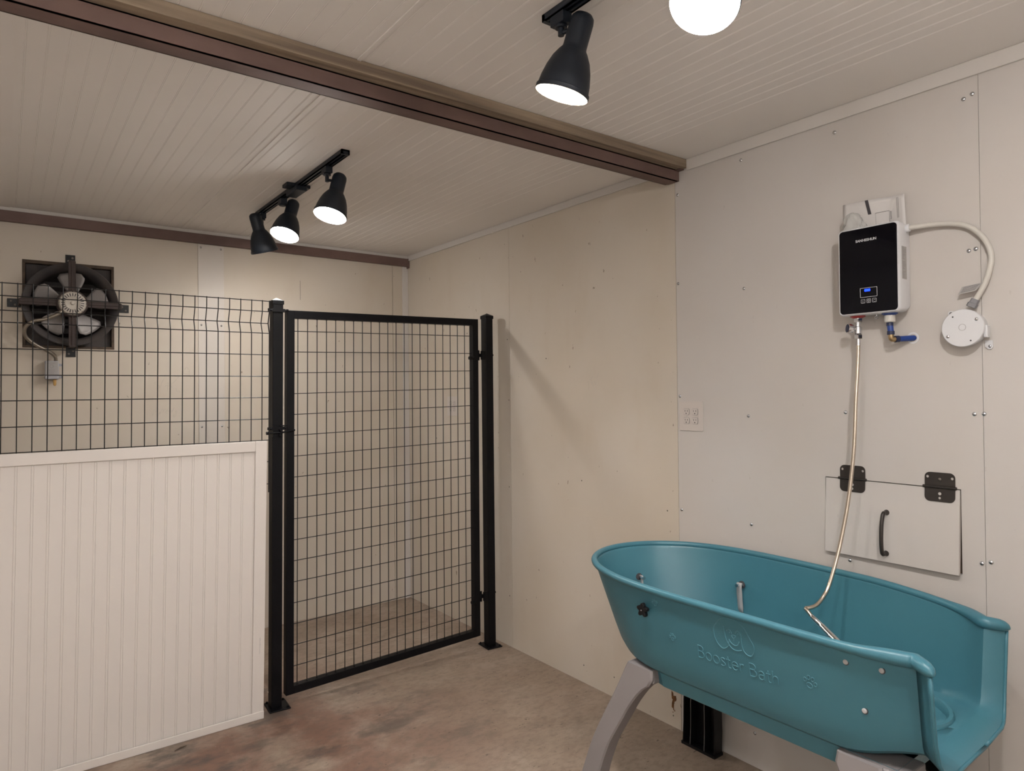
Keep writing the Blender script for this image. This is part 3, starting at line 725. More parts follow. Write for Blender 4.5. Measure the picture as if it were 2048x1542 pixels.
# manual and plastic bag tucked behind the heater
t = None
bm = nb(); n1, n2 = 16, 8; V = []
for i in range(n1+1):
    u = i/n1; row = []
    for j in range(n2+1):
        v = j/n2; y = 1.222-.212*u; z = 2.045+v*(.128-.012*u)
        curl = .006+.012*math.sin(u*math.pi)*v+(.030*max(0, u-.75)/.25*(1-.4*v))
        row.append(bm.verts.new((-curl, y-.010*max(0, u-.8)*5*(1-v), z)))
    V.append(row)
for i in range(n1):
    for j in range(n2): bm.faces.new((V[i][j], V[i+1][j], V[i+1][j+1], V[i][j+1]))
mn = obj('instruction_sheet', bm, M_paper, smooth=True); s_ = mn.modifiers.new('thick', 'SOLIDIFY'); s_.thickness = .001
tag(mn, 'white printed paper manual tucked behind the top of the water heater', 'paper manual')
def psurf(y, z, off=.0016):
    u = (1.222-y)/.212; v = max(0, min(1, (z-2.045)/(.128-.012*u)))
    return Vector((-(.006+.012*math.sin(u*math.pi)*v+(.030*max(0, u-.75)/.25*(1-.4*v)))-off, y, z))
bm = nb()
def strip(y0, z0, y1, z1, w_):
    P = [psurf(y0+(y1-y0)*k/6, z0+(z1-z0)*k/6) for k in range(7)]
    prev = None
    for p in P:
        cur = (bm.verts.new(p+Vector((0, w_/2, 0))), bm.verts.new(p-Vector((0, w_/2, 0))))
        if prev: bm.faces.new((prev[0], prev[1], cur[1], cur[0]))
        prev = cur
strip(1.135, 2.168, 1.126, 2.118, .011)
for y in (1.035, 1.030): strip(y, 2.155, y-.004, 2.085, .0008)
strip(1.107, 2.118, 1.107, 2.08, .0007); strip(1.062, 2.118, 1.062, 2.08, .0007)
P = [psurf(1.107-.045*k/4, 2.118) for k in range(5)]
tube(bm, P, .0005, 4)
for k in range(7): strip(1.056+random.uniform(-.001, .001), 2.088+.004*k, 1.056, 2.0905+.004*k, .002)
obj('printed_lines', bm, M_ink, mn)
bm = nb(); V = []
for i in range(15):
    row = []; v = i/14
    for j in range(28):
        a = 2*math.pi*j/28; r = (1-v**2.2)**.5*.03+.004
        r *= 1+.18*math.sin(5*a+v*6)+.1*math.sin(9*a-v*9)+random.uniform(-.05, .05)
        row.append(bm.verts.new((-.052+math.cos(a)*r*.6, 1.158+.012*v-math.sin(a)*r*1.05, 2.052+v*.075)))
    V.append(row)
for A, B in zip(V, V[1:]):
    for j in range(28): bm.faces.new((A[j], A[(j+1) % 28], B[(j+1) % 28], B[j]))
bm.faces.new(V[-1])
tag(obj('plastic_bag', bm, M_bag, smooth=True), 'crumpled clear plastic bag sitting on top of the water heater', 'plastic bag')

# cable to the junction box
t = empty('power_cable', (-.02, .85, 1.8), 'thick white power cable looping from heater to the round junction box', 'cable')
bm = nb(); P = smoothpath([(-.045, 1.000, 2.040), (-.040, .975, 2.040), (-.028, .93, 2.040), (-.021, .877, 2.034), (-.019, .835, 2.020), (-.019, .805, 1.996), (-.019, .780, 1.960), (-.019, .767, 1.915), (-.020, .772, 1.872), (-.022, .786, 1.828), (-.026, .808, 1.785)], 10)
tube(bm, P, .0082, 14); obj('cable_sheath', bm, M_cable, t, smooth='auto')
bm = nb(); lathe(bm, (-.043, .9955, 2.040), (0, -1, 0), [(0, -.006), (.0135, -.006), (.0135, .004), (.0115, .010), (0, .010)], 20); obj('cable_gland', bm, M_case, t)
bm = nb(); d_ = (Vector((-.030, .823, 1.755))-Vector((-.026, .808, 1.785))).normalized()
lathe(bm, (-.026, .808, 1.787), d_, [(0, 0), (.0115, 0), (.0120, .013), (.0145, .014), (.0145, .026), (0, .026)], 8); obj('conduit_connector', bm, M_connector, t, label='grey connector nut')
bm = nb(); Pt = [(-.028, .787, 1.836), (-.031, .842, 1.829), (-.033, .853, 1.806), (-.031, .806, 1.812)]
prism(bm, Pt, (-.0008, 0, 0)); tg = obj('cable_tag', bm, M_label, t, label='grey printed tag')
bm = nb()
for k in range(5):
    a = Vector(Pt[0]).lerp(Vector(Pt[3]), .15+.16*k); b = Vector(Pt[1]).lerp(Vector(Pt[2]), .15+.16*k)
    tube(bm, [a.lerp(b, .1)+Vector((-.0008, 0, 0)), a.lerp(b, .9)+Vector((-.0008, 0, 0))], .0006, 4)
obj('tag_print', bm, M_ink, tg)

t = empty('junction_box', (0, .838, 1.64), 'round white electrical junction box screwed to the right wall below the cable loop', 'junction box')
JC = Vector((0, .836, 1.700))
bm = nb(); lathe(bm, JC, (-1, 0, 0), [(0, 0), (.052, 0), (.0565, .042), (.0565, .044), (0, .044)], 48); obj('box_body', bm, M_case, t, smooth='auto')
bm = nb(); lathe(bm, JC, (-1, 0, 0), [(0, .0445), (.058, .0445), (.058, .050), (.0565, .052), (0, .052)], 48); cv = obj('cover', bm, M_case, t, smooth='auto')
bm = nb(); lathe(bm, JC+Vector((-.052, .0, .002)), (-1, 0, 0), [(.009, 0), (.0102, 0), (.0102, .0006), (.009, .0006), (.009, 0)], 24); obj('centre_mark', bm, M_label, cv)
for dy, dz, s_, m_ in ((-.038, .024, .0045, M_chrome), (.040, -.024, .0045, M_chrome), (.026, .036, .002, M_ink), (-.022, -.040, .002, M_ink)):
    bm = nb(); dome(bm, JC+Vector((-.052, dy, dz)), (-1, 0, 0), s_); obj('cover_screw', bm, m_, cv, smooth=True)
bm = nb(); box(bm, -.004, 0, .772, .792, 1.640, 1.660); lathe(bm, (0, .780, 1.642), (-1, 0, 0), [(0, 0), (.009, 0), (.009, .005), (0, .005)], 16)
obj('mounting_lug', bm, M_case, t)
bm = nb(); box(bm, -.004, 0, .868, .890, 1.742, 1.758); lathe(bm, (0, .884, 1.752), (-1, 0, 0), [(0, 0), (.008, 0), (.008, .005), (0, .005)], 16)
obj('mounting_lug', bm, M_case, t)
for y, z in ((.779, 1.642), (.884, 1.752)):
    bm = nb(); dome(bm, (-.005, y, z), (-1, 0, 0), .004); obj('lug_screw', bm, M_screw, t, smooth=True)
bm = nb(); box(bm, -.036, -.012, .775, .786, 1.668, 1.706); obj('side_knockout', bm, M_case, t, bevel=.003)

# ------------------------------------------------------------------ exhaust fan
FC = Vector((-2.113, 4.40, 2.022))
t = empty('exhaust_fan', (FC.x, YF, 1.78), 'dark grimy exhaust fan with round ring and white motor, set in a square wall opening', 'fan')
bm = nb()
for b in ((FX0, FX1, FZ1-.018, FZ1), (FX0, FX1, FZ0, FZ0+.014), (FX0, FX0+.014, FZ0+.014, FZ1-.018), (FX1-.014, FX1, FZ0+.014, FZ1-.018)):
    box(bm, b[0], b[1], YF-.004, YF+.14, b[2], b[3])
obj('opening_frame', bm, M_oldwood, t, bevel=.002)
bm = nb(); box(bm, FX0, FX1, YF+.135, YF+.15, FZ0, FZ1)
k = FZ0+.02
while k < FZ1-.02:
    prism(bm, [(FX0+.02, YF+.134, k), (FX0+.02, YF+.10, k+.018), (FX0+.02, YF+.104, k+.020), (FX0+.02, YF+.134, k+.006)], (FX1-FX0-.04, 0, 0)); k += .052
obj('shutter', bm, M_shutter, t)
# square wall plate with a round throat, recessed in the opening
bm = plate_bm([[(FX0-FC.x+.016, FZ0-FC.z+.016), (FX1-FC.x-.016, FZ0-FC.z+.016), (FX1-FC.x-.016, FZ1-FC.z-.020), (FX0-FC.x+.016, FZ1-FC.z-.020)], circ(0, 0, .185, 48)], .004, TF(FC.x, FC.z, YF+.03)); obj('back_plate', bm, M_ringmetal, t)
bm = nb(); lathe(bm, (FC.x, YF+.025, FC.z), (0, -1, 0), [(.180, -.05), (.184, .03), (.190, .075), (.205, .098), (.222, .108), (.226, .105), (.226, .098), (.208, .090), (.196, .07), (.190, .03), (.186, -.05), (.180, -.05)], 72); obj('ring_housing', bm, M_ringmetal, t, smooth='auto')
for k, (dx, dz) in enumerate(((0, 1), (1, 0), (0, -1), (-1, 0))):
    bm = nb(); d = Vector((dx, 0, dz)); s_ = Vector((dz, 0, -dx)); y = FC.y-.022
    for w0, w1, yy0, yy1 in ((-.017, -.014, y, y+.018), (.014, .017, y, y+.018), (-.017, .017, y+.003, y+.006), (-.003, .003, y-.003, y+.004)):
        for a, b in ((.065, .232),):
            q = [Vector((FC.x, 0, FC.z))+d*a+s_*w0, Vector((FC.x, 0, FC.z))+d*b+s_*w0, Vector((FC.x, 0, FC.z))+d*b+s_*w1, Vector((FC.x, 0, FC.z))+d*a+s_*w1]
            prism(bm, [(p.x, yy0, p.z) for p in q], (0, yy1-yy0, 0))
    # leg from the ring back to the wall and its foot plate
    Ra, Rb = .226, .236
    q = [Vector((FC.x, 0, FC.z))+d*Ra-s_*.014, Vector((FC.x, 0, FC.z))+d*Rb-s_*.014, Vector((FC.x, 0, FC.z))+d*Rb+s_*.014, Vector((FC.x, 0, FC.z))+d*Ra+s_*.014]
    prism(bm, [(p.x, FC.y-.022, p.z) for p in q], (0, YF-.001-(FC.y-.022), 0))
    ar = obj('support_arm', bm, M_arm, t, bevel=.0015)
    off = Vector((0, 0, 0))
    bm = nb(); q = [Vector((FC.x, 0, FC.z))+d*.225-s_*.023, Vector((FC.x, 0, FC.z))+d*.285-s_*.023, Vector((FC.x, 0, FC.z))+d*.285+s_*.023, Vector((FC.x, 0, FC.z))+d*.225+s_*.023]
    prism(bm, [(p.x, YF-.005, p.z) for p in q], (0, .0045, 0)); obj('foot_plate', bm, M_blackpl, ar, bevel=.001)
    for sg in (-.010, .010):
        p = Vector((FC.x, YF-.005, FC.z))+d*(.268 if sg > 0 else .250)+s_*sg
        bm = nb(); lathe(bm, p, (0, -1, 0), [(0, 0), (.006, 0), (.006, .0015), (.0035, .003), (0, .003)], 12); obj('foot_bolt', bm, M_dullscrew, ar)
for k in range(5):
    a0 = math.radians(12+72*k); bm = nb(); rows = []
    for i in range(9):
        rr = .045+(.178-.045)*i/8; wd = .66*(1-.55*abs(i/8-.72)**1.5)*(.40 if i == 0 else (.62 if i == 1 else 1)); row = []
        if i == 8: wd *= .72
        for j in range(9):
            a = a0+wd*(j/8-.5)*1.25+.12*(i/8)
            row.append(bm.verts.new((FC.x+rr*math.cos(a), FC.y+.052+.030*(j/8-.5)*(1+.5*(i/8)), FC.z+rr*math.sin(a))))
        rows.append(row)
    for A, B in zip(rows, rows[1:]):
        for j in range(8): bm.faces.new((A[j], A[j+1], B[j+1], B[j]))
    bl = obj('fan_blade', bm, M_blade, t, smooth=True); so = bl.modifiers.new('thick', 'SOLIDIFY'); so.thickness = .002
bm = nb(); lathe(bm, (FC.x, FC.y+.06, FC.z), (0, -1, 0), [(0, 0), (.05, 0), (.052, .02), (.055, .03), (0, .03)], 32); obj('blade_hub', bm, M_arm, t, smooth='auto')
bm = nb(); lathe(bm, (FC.x, FC.y+.03, FC.z), (0, -1, 0), [(0, 0), (.072, 0), (.074, .05), (.070, .060), (0, .060)], 40); obj('motor_housing', bm, M_arm, t, smooth='auto')
bm = nb(); lathe(bm, (FC.x, FC.y-.0302, FC.z), (0, -1, 0), [(0, 0), (.064, 0), (.064, .008), (.058, .018), (.034, .024), (.030, .021), (0, .021)], 48); mc = obj('motor_end_bell', bm, M_motor, t, smooth='auto')
bm = nb()
for k in range(24):
    a = 2*math.pi*k/24; ca, sa = math.cos(a), math.sin(a); o_ = Vector((FC.x, FC.y-.0302, FC.z)); e = Vector((ca, 0, sa)); s_ = Vector((-sa, 0, ca))
    def P3(rr, dd, ss): return o_+e*rr+Vector((0, -dd, 0))+s_*ss
    A = [P3(.036, .0242, -.0018), P3(.053, .0204, -.0024), P3(.053, .0204, .0024), P3(.036, .0242, .0018)]
    prism(bm, A, (0, -.0008, 0))
    if k % 3 == 0:
        lathe(bm, P3(.0605, .013, 0), (0, -1, 0), [(0, 0), (.0028, 0), (.0028, .002), (0, .002)], 8)
obj('cooling_slots', bm, M_ink, mc)
bm = nb(); lathe(bm, (FC.x, FC.y-.052, FC.z), (0, -1, 0), [(0, 0), (.011, 0), (.010, .006), (.007, .008), (0, .008)], 20); obj('shaft_cap', bm, M_motor, mc)

t = None
bm = nb(); P = smoothpath([(-2.155, 4.365, 1.985), (-2.185, 4.355, 1.955), (-2.235, 4.365, 1.930), (-2.290, 4.375, 1.915), (-2.322, 4.39, 1.880), (-2.318, 4.41, 1.835), (-2.275, 4.43, 1.795), (-2.225, 4.45, 1.768), (-2.190, 4.465, 1.740), (-2.184, 4.474, 1.713)], 14)
RS = resample(P, .0035); n_ = len(RS)
tube(bm, RS, lambda f: .0098 if int(round(f*(n_-1))) % 2 else .0078, 12)
tag(obj('flexible_conduit', bm, M_flex, smooth=True), 'ribbed metal conduit curling from the fan motor down to the small grey box', 'conduit')

t = empty('thermostat_box', (-2.2, 4.47, 1.61), 'small grey metal thermostat box on the far wall under the exhaust fan', 'thermostat')
bm = nb(); box(bm, -2.234, -2.172, 4.448, YF-.001, 1.612, 1.712); obj('box_body', bm, M_tstat, t, bevel=.004)
bm = nb(); box(bm, -2.230, -2.176, 4.4462, 4.4485, 1.636, 1.708); fc = obj('face_plate', bm, M_label, t, bevel=.001, label='pale printed face')
bm = nb(); tube(bm, [(-2.204+.008*math.cos(a*.45), 4.446, 1.682+.008*math.sin(a*.45)) for a in range(14)], .0009, 5, closed=True)
for k in range(5): box(bm, -2.222, -2.222+random.uniform(.024, .038), 4.4456, 4.4463, 1.642+.0055*k, 1.6436+.0055*k)
for k in range(3): box(bm, -2.220, -2.188, 4.4456, 4.4463, 1.695+.004*k, 1.6962+.004*k)
for k in range(9):
    a = math.pi*k/8; tube(bm, [(-2.204+.011*math.cos(a), 4.446, 1.682+.011*math.sin(a)), (-2.204+.014*math.cos(a), 4.446, 1.682+.014*math.sin(a))], .0005, 4)
obj('face_print', bm, M_inkgrey, fc)
bm = nb()
for k in range(7): box(bm, -2.226+k*.007, -2.221+k*.007, 4.4472, 4.4479, 1.622, 1.627)
obj('lower_print', bm, M_inkgrey, t)
for z in (1.692, 1.626):
    bm = nb(); box(bm, -2.172, -2.150, YF-.004, YF-.001, z-.007, z+.007); dome(bm, (-2.155, YF-.004, z), (0, -1, 0), .004); obj('mounting_ear', bm, M_tstat, t)
bm = nb(); lathe(bm, (-2.190, 4.47, 1.612), (0, 0, -1), [(0, 0), (.007, 0), (.008, .010), (.007, .030), (.003, .036), (0, .036)], 14); obj('wire_nut', bm, mat('amber_wire_nut', (.45, .27, .09), .4), t, smooth='auto', label='amber wire nut')

# ------------------------------------------------------------------ dog washing tub
ZR, ZB = .885, .598
rim = [(-.713, .706), (-.731, .765), (-.748, .84), (-.752, .95), (-.754, 1.12), (-.757, 1.28), (-.757, 1.42), (-.750, 1.55), (-.728, 1.67), (-.680, 1.79), (-.605, 1.885), (-.500, 1.945), (-.385, 1.955),
       (-.275, 1.915), (-.185, 1.83), (-.125, 1.71), (-.100, 1.57), (-.098, 1.42), (-.104, 1.28), (-.116, 1.12), (-.135, .97), (-.160, .86), (-.190, .785), (-.235, .730)]
RP = smoothpath([(x, y, 0) for x, y in rim], 5)
NS = len(RP)
def zr_at(y, x):      # the rim dips slightly at the near back corner
    return ZR - .022*max(0, (1.1-y)/.40)**1.3*(1 if x > -.45 else 0) + .002*max(0, (1.0-y)/.35)*(1 if x < -.45 else 0)
def zb_at(y):         # the floor lifts towards the entry
    f = max(0, min(1, (.90-y)/.20)); return ZB + .046*f*f*(3-2*f)
def spine(p):
    ye = .706 if p.x < -.45 else .730
    f = max(0, min(1, (.86-p.y)/(.86-ye)))
    return Vector((-.45, min(p.y, 1.50)+(.718-ye)*f, 0))
rows = [(0, 0), (.06, .002), (.25, .009), (.5, .019), (.72, .028), (.88, .036), (.945, .043), (.98, .056), (1.0, .080)]
def tubpoint(p, k, ins):
    s = spine(p); d = (p-s); L = d.length; d.normalize()
    end = max(0, min(1, (p.y-1.52)/.40)); end = end*end*(3-2*end)
    q = s+d*(L-ins-end*.07*k)
    z = zr_at(p.y, p.x)*(1-k)+zb_at(p.y)*k
    return Vector((q.x, q.y, z))
bm = nb(); grid = []
for k, ins in rows: grid.append([tubpoint(p, k, ins) for p in RP])
base = grid[-1]
for w_ in (.3, .65, 1.0):
    row = []
    for i, p in enumerate(base):
        s = spine(RP[i]); row.append(p.lerp(Vector((s.x, s.y, zb_at(s.y)-.004*w_)), w_))
    grid.append(row)
def mesh_grid(bm, g):
    V = [[bm.verts.new(p) for p in r] for r in g]
    for A, B in zip(V, V[1:]):
        for i in range(len(A)-1): bm.faces.new((A[i], A[i+1], B[i+1], B[i]))
    return V
mesh_grid(bm, grid)
# entry lip: the U-shaped open end turned outwards
Ufront = [r[0] for r in grid]; Uback = [r[-1] for r in grid]
U = Ufront + Uback[::-1]
nU = len(U)
def resamp(P, n):
    L = [0]
    for a, b in zip(P, P[1:]): L.append(L[-1]+(b-a).length)
    out = []; j = 0
    for k in range(n+1):
        s_ = L[-1]*k/n
        while j < len(L)-2 and L[j+1] < s_: j += 1
        out.append(P[j].lerp(P[j+1], (s_-L[j])/max(1e-9, L[j+1]-L[j])))
    return out
UN = []
for i, p in enumerate(U):
    tn = U[min(i+1, nU-1)]-U[max(i-1, 0)]; nn = Vector((-tn.z, 0, tn.x)).normalized()
    if nn.dot(Vector((p.x+.45, 0, p.z-1.0))) < 0: nn = -nn
    UN.append(nn)
ARC = [0]
for a, b in zip(U, U[1:]): ARC.append(ARC[-1]+(b-a).length)
UN = [sum((UN[j]*math.exp(-((ARC[j]-ARC[i])/.03)**2)*(ARC[min(j+1, nU-1)]-ARC[max(j-1, 0)]) for j in range(nU)), Vector((0, 0, 0))).normalized() for i in range(nU)]
def uflare(d_out, d_y, d_bot):
    out = []
    for i, p in enumerate(U):
        nn = UN[i]; side = abs(nn.x)**1.5
        q = p+nn*d_out*(side+(1-side)*.55); q.y -= d_y*side+d_bot*(1-side)
        out.append(q)
    return out
U0 = uflare(.0005, .0015, .002); U1 = uflare(.017, .022, .030); U2 = uflare(.032, .039, .054); U3 = uflare(.038, .042, .059)
mesh_grid(bm, [U, U0, U1, U2, U3])
bmesh.ops.remove_doubles(bm, verts=bm.verts[:], dist=.0008)
t = empty('dog_wash_tub', (-.43, 1.25, 0), 'large teal plastic dog bathing tub on curved legs, standing along the right wall', 'dog bath')
sh = obj('tub_shell', bm, M_teal, t, smooth='auto'); so = sh.modifiers.new('thick', 'SOLIDIFY'); so.thickness = .006; so.offset = 1
sh.data.set_sharp_from_angle(angle=math.radians(30))
# rolled rim, swelling at the open corners and running down the entry lip as a thin bead
RR = []; RAD = []
for i, p in enumerate(RP):
    s = spine(p); d = (p-s).normalized()
    RR.append(Vector((p.x, p.y, zr_at(p.y, p.x)-.003))+d*.007); e = min(p.y-.70, .2)
    RAD.append(.0115+.0065*math.exp(-(max(0, p.y-.74)/.075)**2) if p.y < 1 else .0115)
def nose(a, q):
    d = q-a; return [a+d*f+Vector((0, 0, -z_)) for f, z_ in ((.2, 0), (.4, .0005), (.6, .001), (.78, .003), (.92, .0055), (1.0, .0075), (1.05, .009))]
nr = [.0175, .0172, .0165, .0145, .0105, .0055, .0005]
f0, f1 = nose(RR[0], U3[0]+Vector((0, -.006, 0))), nose(RR[-1], U3[-1]+Vector((0, -.006, 0)))
RR = f0[::-1]+RR+f1; RAD = nr[::-1]+RAD+nr
bm = nb(); n_ = len(RR); tube(bm, RR, lambda f: RAD[int(round(f*(n_-1)))], 14)
obj('rolled_rim', bm, M_teal, t, smooth=True)
bm = nb(); tube(bm, U3[1:-1], .0045, 10); obj('entry_bead', bm, M_teal, t, smooth=True)
# raised ring on the tub floor
bm = nb()
def oval(r1, r2, z): return [Vector((-.43+r1*math.cos(2*math.pi*k/56), .945+r2*math.sin(2*math.pi*k/56), z)) for k in range(56)]
prof = [(.182, .600), (.180, .636), (.176, .643), (.168, .643), (.163, .636), (.161, .622), (.135, .620), (.133, .630), (.128, .634), (.122, .632), (.118, .618), (.117, .600)]
V = [[bm.verts.new(p) for p in oval(r*.93, r*1.13, z)] for r, z in prof]
for A, B in zip(V, V[1:]):
    for k in range(56): bm.faces.new((A[k], A[(k+1) % 56], B[(k+1) % 56], B[k]))
obj('floor_ring', bm, M_teal, t, smooth='auto')
# base frame below the shell
bm = nb()
o1_ = [(-.695, .76), (-.695, 1.50), (-.66, 1.62), (-.56, 1.70), (-.43, 1.73), (-.30, 1.70), (-.20, 1.62), (-.165, 1.50), (-.175, .76)]
rings = []
for z, k in ((.599, 1.0), (.575, .985), (.548, .97), (.545, .93)):
    rings.append([bm.verts.new((-.43+(x+.43)*k, 1.2+(y-1.2)*k, z)) for x, y in o1_])
for A, B in zip(rings, rings[1:]):
    for i in range(len(A)): bm.faces.new((A[i], A[(i+1) % len(A)], B[(i+1) % len(A)], B[i]))
bm.faces.new(rings[-1]); 
obj('base_frame', bm, M_teal, t, bevel=.004)
# curved legs (outline measured in the y/z plane, splayed sideways)
LO = [(1.622, .598), (1.634, .570), (1.662, .498), (1.683, .453), (1.721, .368), (1.748, .299), (1.779, .184), (1.800, .09), (1.812, .0)]
LI = [(1.512, .598), (1.509, .562), (1.520, .548), (1.545, .529), (1.571, .496), (1.597, .455), (1.617, .415), (1.640, .370), (1.666, .317), (1.683, .263), (1.697, .200), (1.706, .10), (1.712, .0)]
def path_at(P, n=24):
    Q = smoothpath([(0, y, z) for y, z in P], 8); L = [0]
    for a, b in zip(Q, Q[1:]): L.append(L[-1]+(b-a).length)
    out = []; j = 0
    for k in range(n+1):
        s = L[-1]*k/n
        while j < len(L)-2 and L[j+1] < s: j += 1
        f = (s-L[j])/max(1e-9, L[j+1]-L[j]); out.append(Q[j].lerp(Q[j+1], f))
    return out
def leg(sx, sy, m, rib=False):
    """sx=-1 front side, +1 wall side; sy=+1 far end, -1 near end"""
    yc, xc = 1.205, -.425
    A = path_at(LO); B = path_at(LI); bm = nb()
    def X(z, dep): 
        xo = .295+.175*(.6-z)**1.0 if z < .6 else .295
        return xc+sx*(xo-dep)
    def Y(y): return yc+(y-yc) if sy > 0 else yc-(y-yc)+(.17 if sx > 0 else 0)
    rows_ = []
    for a, b in zip(A, B):
        rows_.append([Vector((X(a.z, 0.006), Y(a.y), a.z)), Vector((X(a.z, 0), Y(a.y*.94+b.y*.06), a.z)), Vector((X(b.z, 0), Y(b.y*.94+a.y*.06), b.z)), Vector((X(b.z, .006), Y(b.y), b.z)),
                      Vector((X(b.z, .060), Y(b.y+.004), b.z)), Vector((X(b.z, .060), Y(b.y+.010), b.z)), Vector((X(b.z, .009), Y(b.y+.010), b.z)), Vector((X(a.z, .009), Y(a.y-.008), a.z)),
                      Vector((X(a.z, .060), Y(a.y-.008), a.z)), Vector((X(a.z, .060), Y(a.y-.001), a.z))])
    V = [[bm.verts.new(p) for p in r] for r in rows_]; n = len(V[0])
    for P_, Q_ in zip(V, V[1:]):
        for i in range(n): bm.faces.new((P_[i], P_[(i+1) % n], Q_[(i+1) % n], Q_[i]))
    bm.faces.new(V[0]); bm.faces.new(V[-1][::-1])
    lg = obj('leg', bm, m, t, smooth='auto')
    return lg
leg(-1, 1, M_grey); leg(-1, -1, M_grey); leg(1, -1, M_blackpl)
# leg brackets capping the frame corners
def bracket(x0, x1, y0, y1, m):
    bm = nb(); prism(bm, [(x0, y0, .552), (x0, y1, .552), (x0, y1, .5975), (x0, y0, .5975)], (x1-x0, 0, 0)); return obj('leg_bracket', bm, m, t, bevel=.006, segs=3)
bracket(-.712, -.62, 1.512, 1.624, M_grey); bracket(-.712, -.60, .735, .903, M_grey); bracket(-.24, -.14, .86, .98, M_blackpl)
# far wall-side leg: black moulded column with ribs, seen from inside
bm = nb()
def colx(z): return -.120+.04*(1-z/.6)
def xs_(z): return (colx(z), colx(z)+.055)
for k in range(10):
    pass
Z = [0.0, .02, .1, .2, .3, .45, .60]
def yb_(z): return 1.752-.012*math.sin(math.pi*min(1, z/.4))+.0*z, 1.915-.02*math.sin(math.pi*min(1, z/.5))
def slab(fr0, fr1, dx0, dx1, name, m, sm=False):
    bm = nb(); R = []
    for z in Z:
        a, b = yb_(z); a, b = a-.28*max(0, z-.25)*.9, b-.28*max(0, z-.25)*.9
        y0_, y1_ = a+(b-a)*fr0, a+(b-a)*fr1; xx = colx(z)
        R.append([bm.verts.new(p) for p in ((xx+dx0, y0_, z), (xx+dx1, y0_, z), (xx+dx1, y1_, z), (xx+dx0, y1_, z))])
    for A, B in zip(R, R[1:]):
        for i in range(4): bm.faces.new((A[i], A[(i+1) % 4], B[(i+1) % 4], B[i]))
    bm.faces.new(R[0]); bm.faces.new(R[-1][::-1]); return bm
bm = slab(0, 1, .045, .052, '', None)
for f in (0.0, .30, .74, .975): join(bm, slab(f, f+.025, 0, .045, '', None))
box(bm, colx(0)-.004, colx(0)+.054, 1.748, 1.918, 0, .012)
lg = obj('leg', bm, M_blackpl, t, label='black ribbed leg')
for f in (.30, .74): obj('rib_edge', slab(f, f+.022, -.0012, -.0002, '', None), M_ribedge, lg)
# small foot piece under the entry
bm = nb(); cyl(bm, (-.60, .675, .52), (-.60, .675, .566), .012, 14); cyl(bm, (-.60, .675, .560), (-.60, .70, .600), .006, 10); obj('drain_stub', bm, M_blackpl, t)

# where the front wall is, for relief and knob
def front_x(y, z):
    P = [p for p in RP if p.x < -.45 and p.y < 1.7]
    best = None
    for a, b in zip(P, P[1:]):
        if min(a.y, b.y) <= y <= max(a.y, b.y):
            f = (y-a.y)/(b.y-a.y); best = a.x+(b.x-a.x)*f
    if best is None: best = -.757
    k = (ZR-z)/(ZR-ZB); ins = 0
    for (k0, i0), (k1, i1) in zip(rows, rows[1:]):
        if k0 <= k <= k1: ins = i0+(i1-i0)*(k-k0)/(k1-k0)
    return best+ins-.0062
def relief(name, strokes, r=.0014, closed=False):
    bm = nb()
    for S in strokes:
        P = smoothpath([(0, y, z) for y, z in S], 6)
        tube(bm, [(front_x(p.y, p.z), p.y, p.z) for p in P], r, 6)
    return obj(name, bm, M_teal_lit, sh, smooth=True)
relief('dog_emblem', [
    [(1.232, .838), (1.241, .822), (1.241, .802), (1.236, .788), (1.228, .777), (1.216, .770), (1.205, .773), (1.194, .784), (1.192, .798)],
    [(1.206, .838), (1.204, .82), (1.202, .806), (1.196, .792), (1.184, .779), (1.168, .776), (1.152, .782)],
    [(1.149, .840), (1.150, .815), (1.149, .795), (1.144, .781), (1.132, .773), (1.120, .776), (1.112, .79), (1.112, .806), (1.122, .823), (1.127, .832)],
    [(1.232, .838), (1.222, .852), (1.206, .862), (1.18, .867), (1.155, .862), (1.138, .850), (1.127, .832)],
    [(1.197, .826), (1.190, .833), (1.183, .830), (1.180, .823)], [(1.168, .828), (1.161, .836), (1.154, .833), (1.152, .825)],
    [(1.188, .826), (1.186, .823)], [(1.160, .829), (1.158, .826)],
    [(1.182, .817), (1.175, .820), (1.168, .818), (1.175, .810), (1.182, .817)], [(1.175, .810), (1.175, .803)],
    [(1.191, .804), (1.185, .795), (1.174, .790), (1.163, .794), (1.158, .805)]])
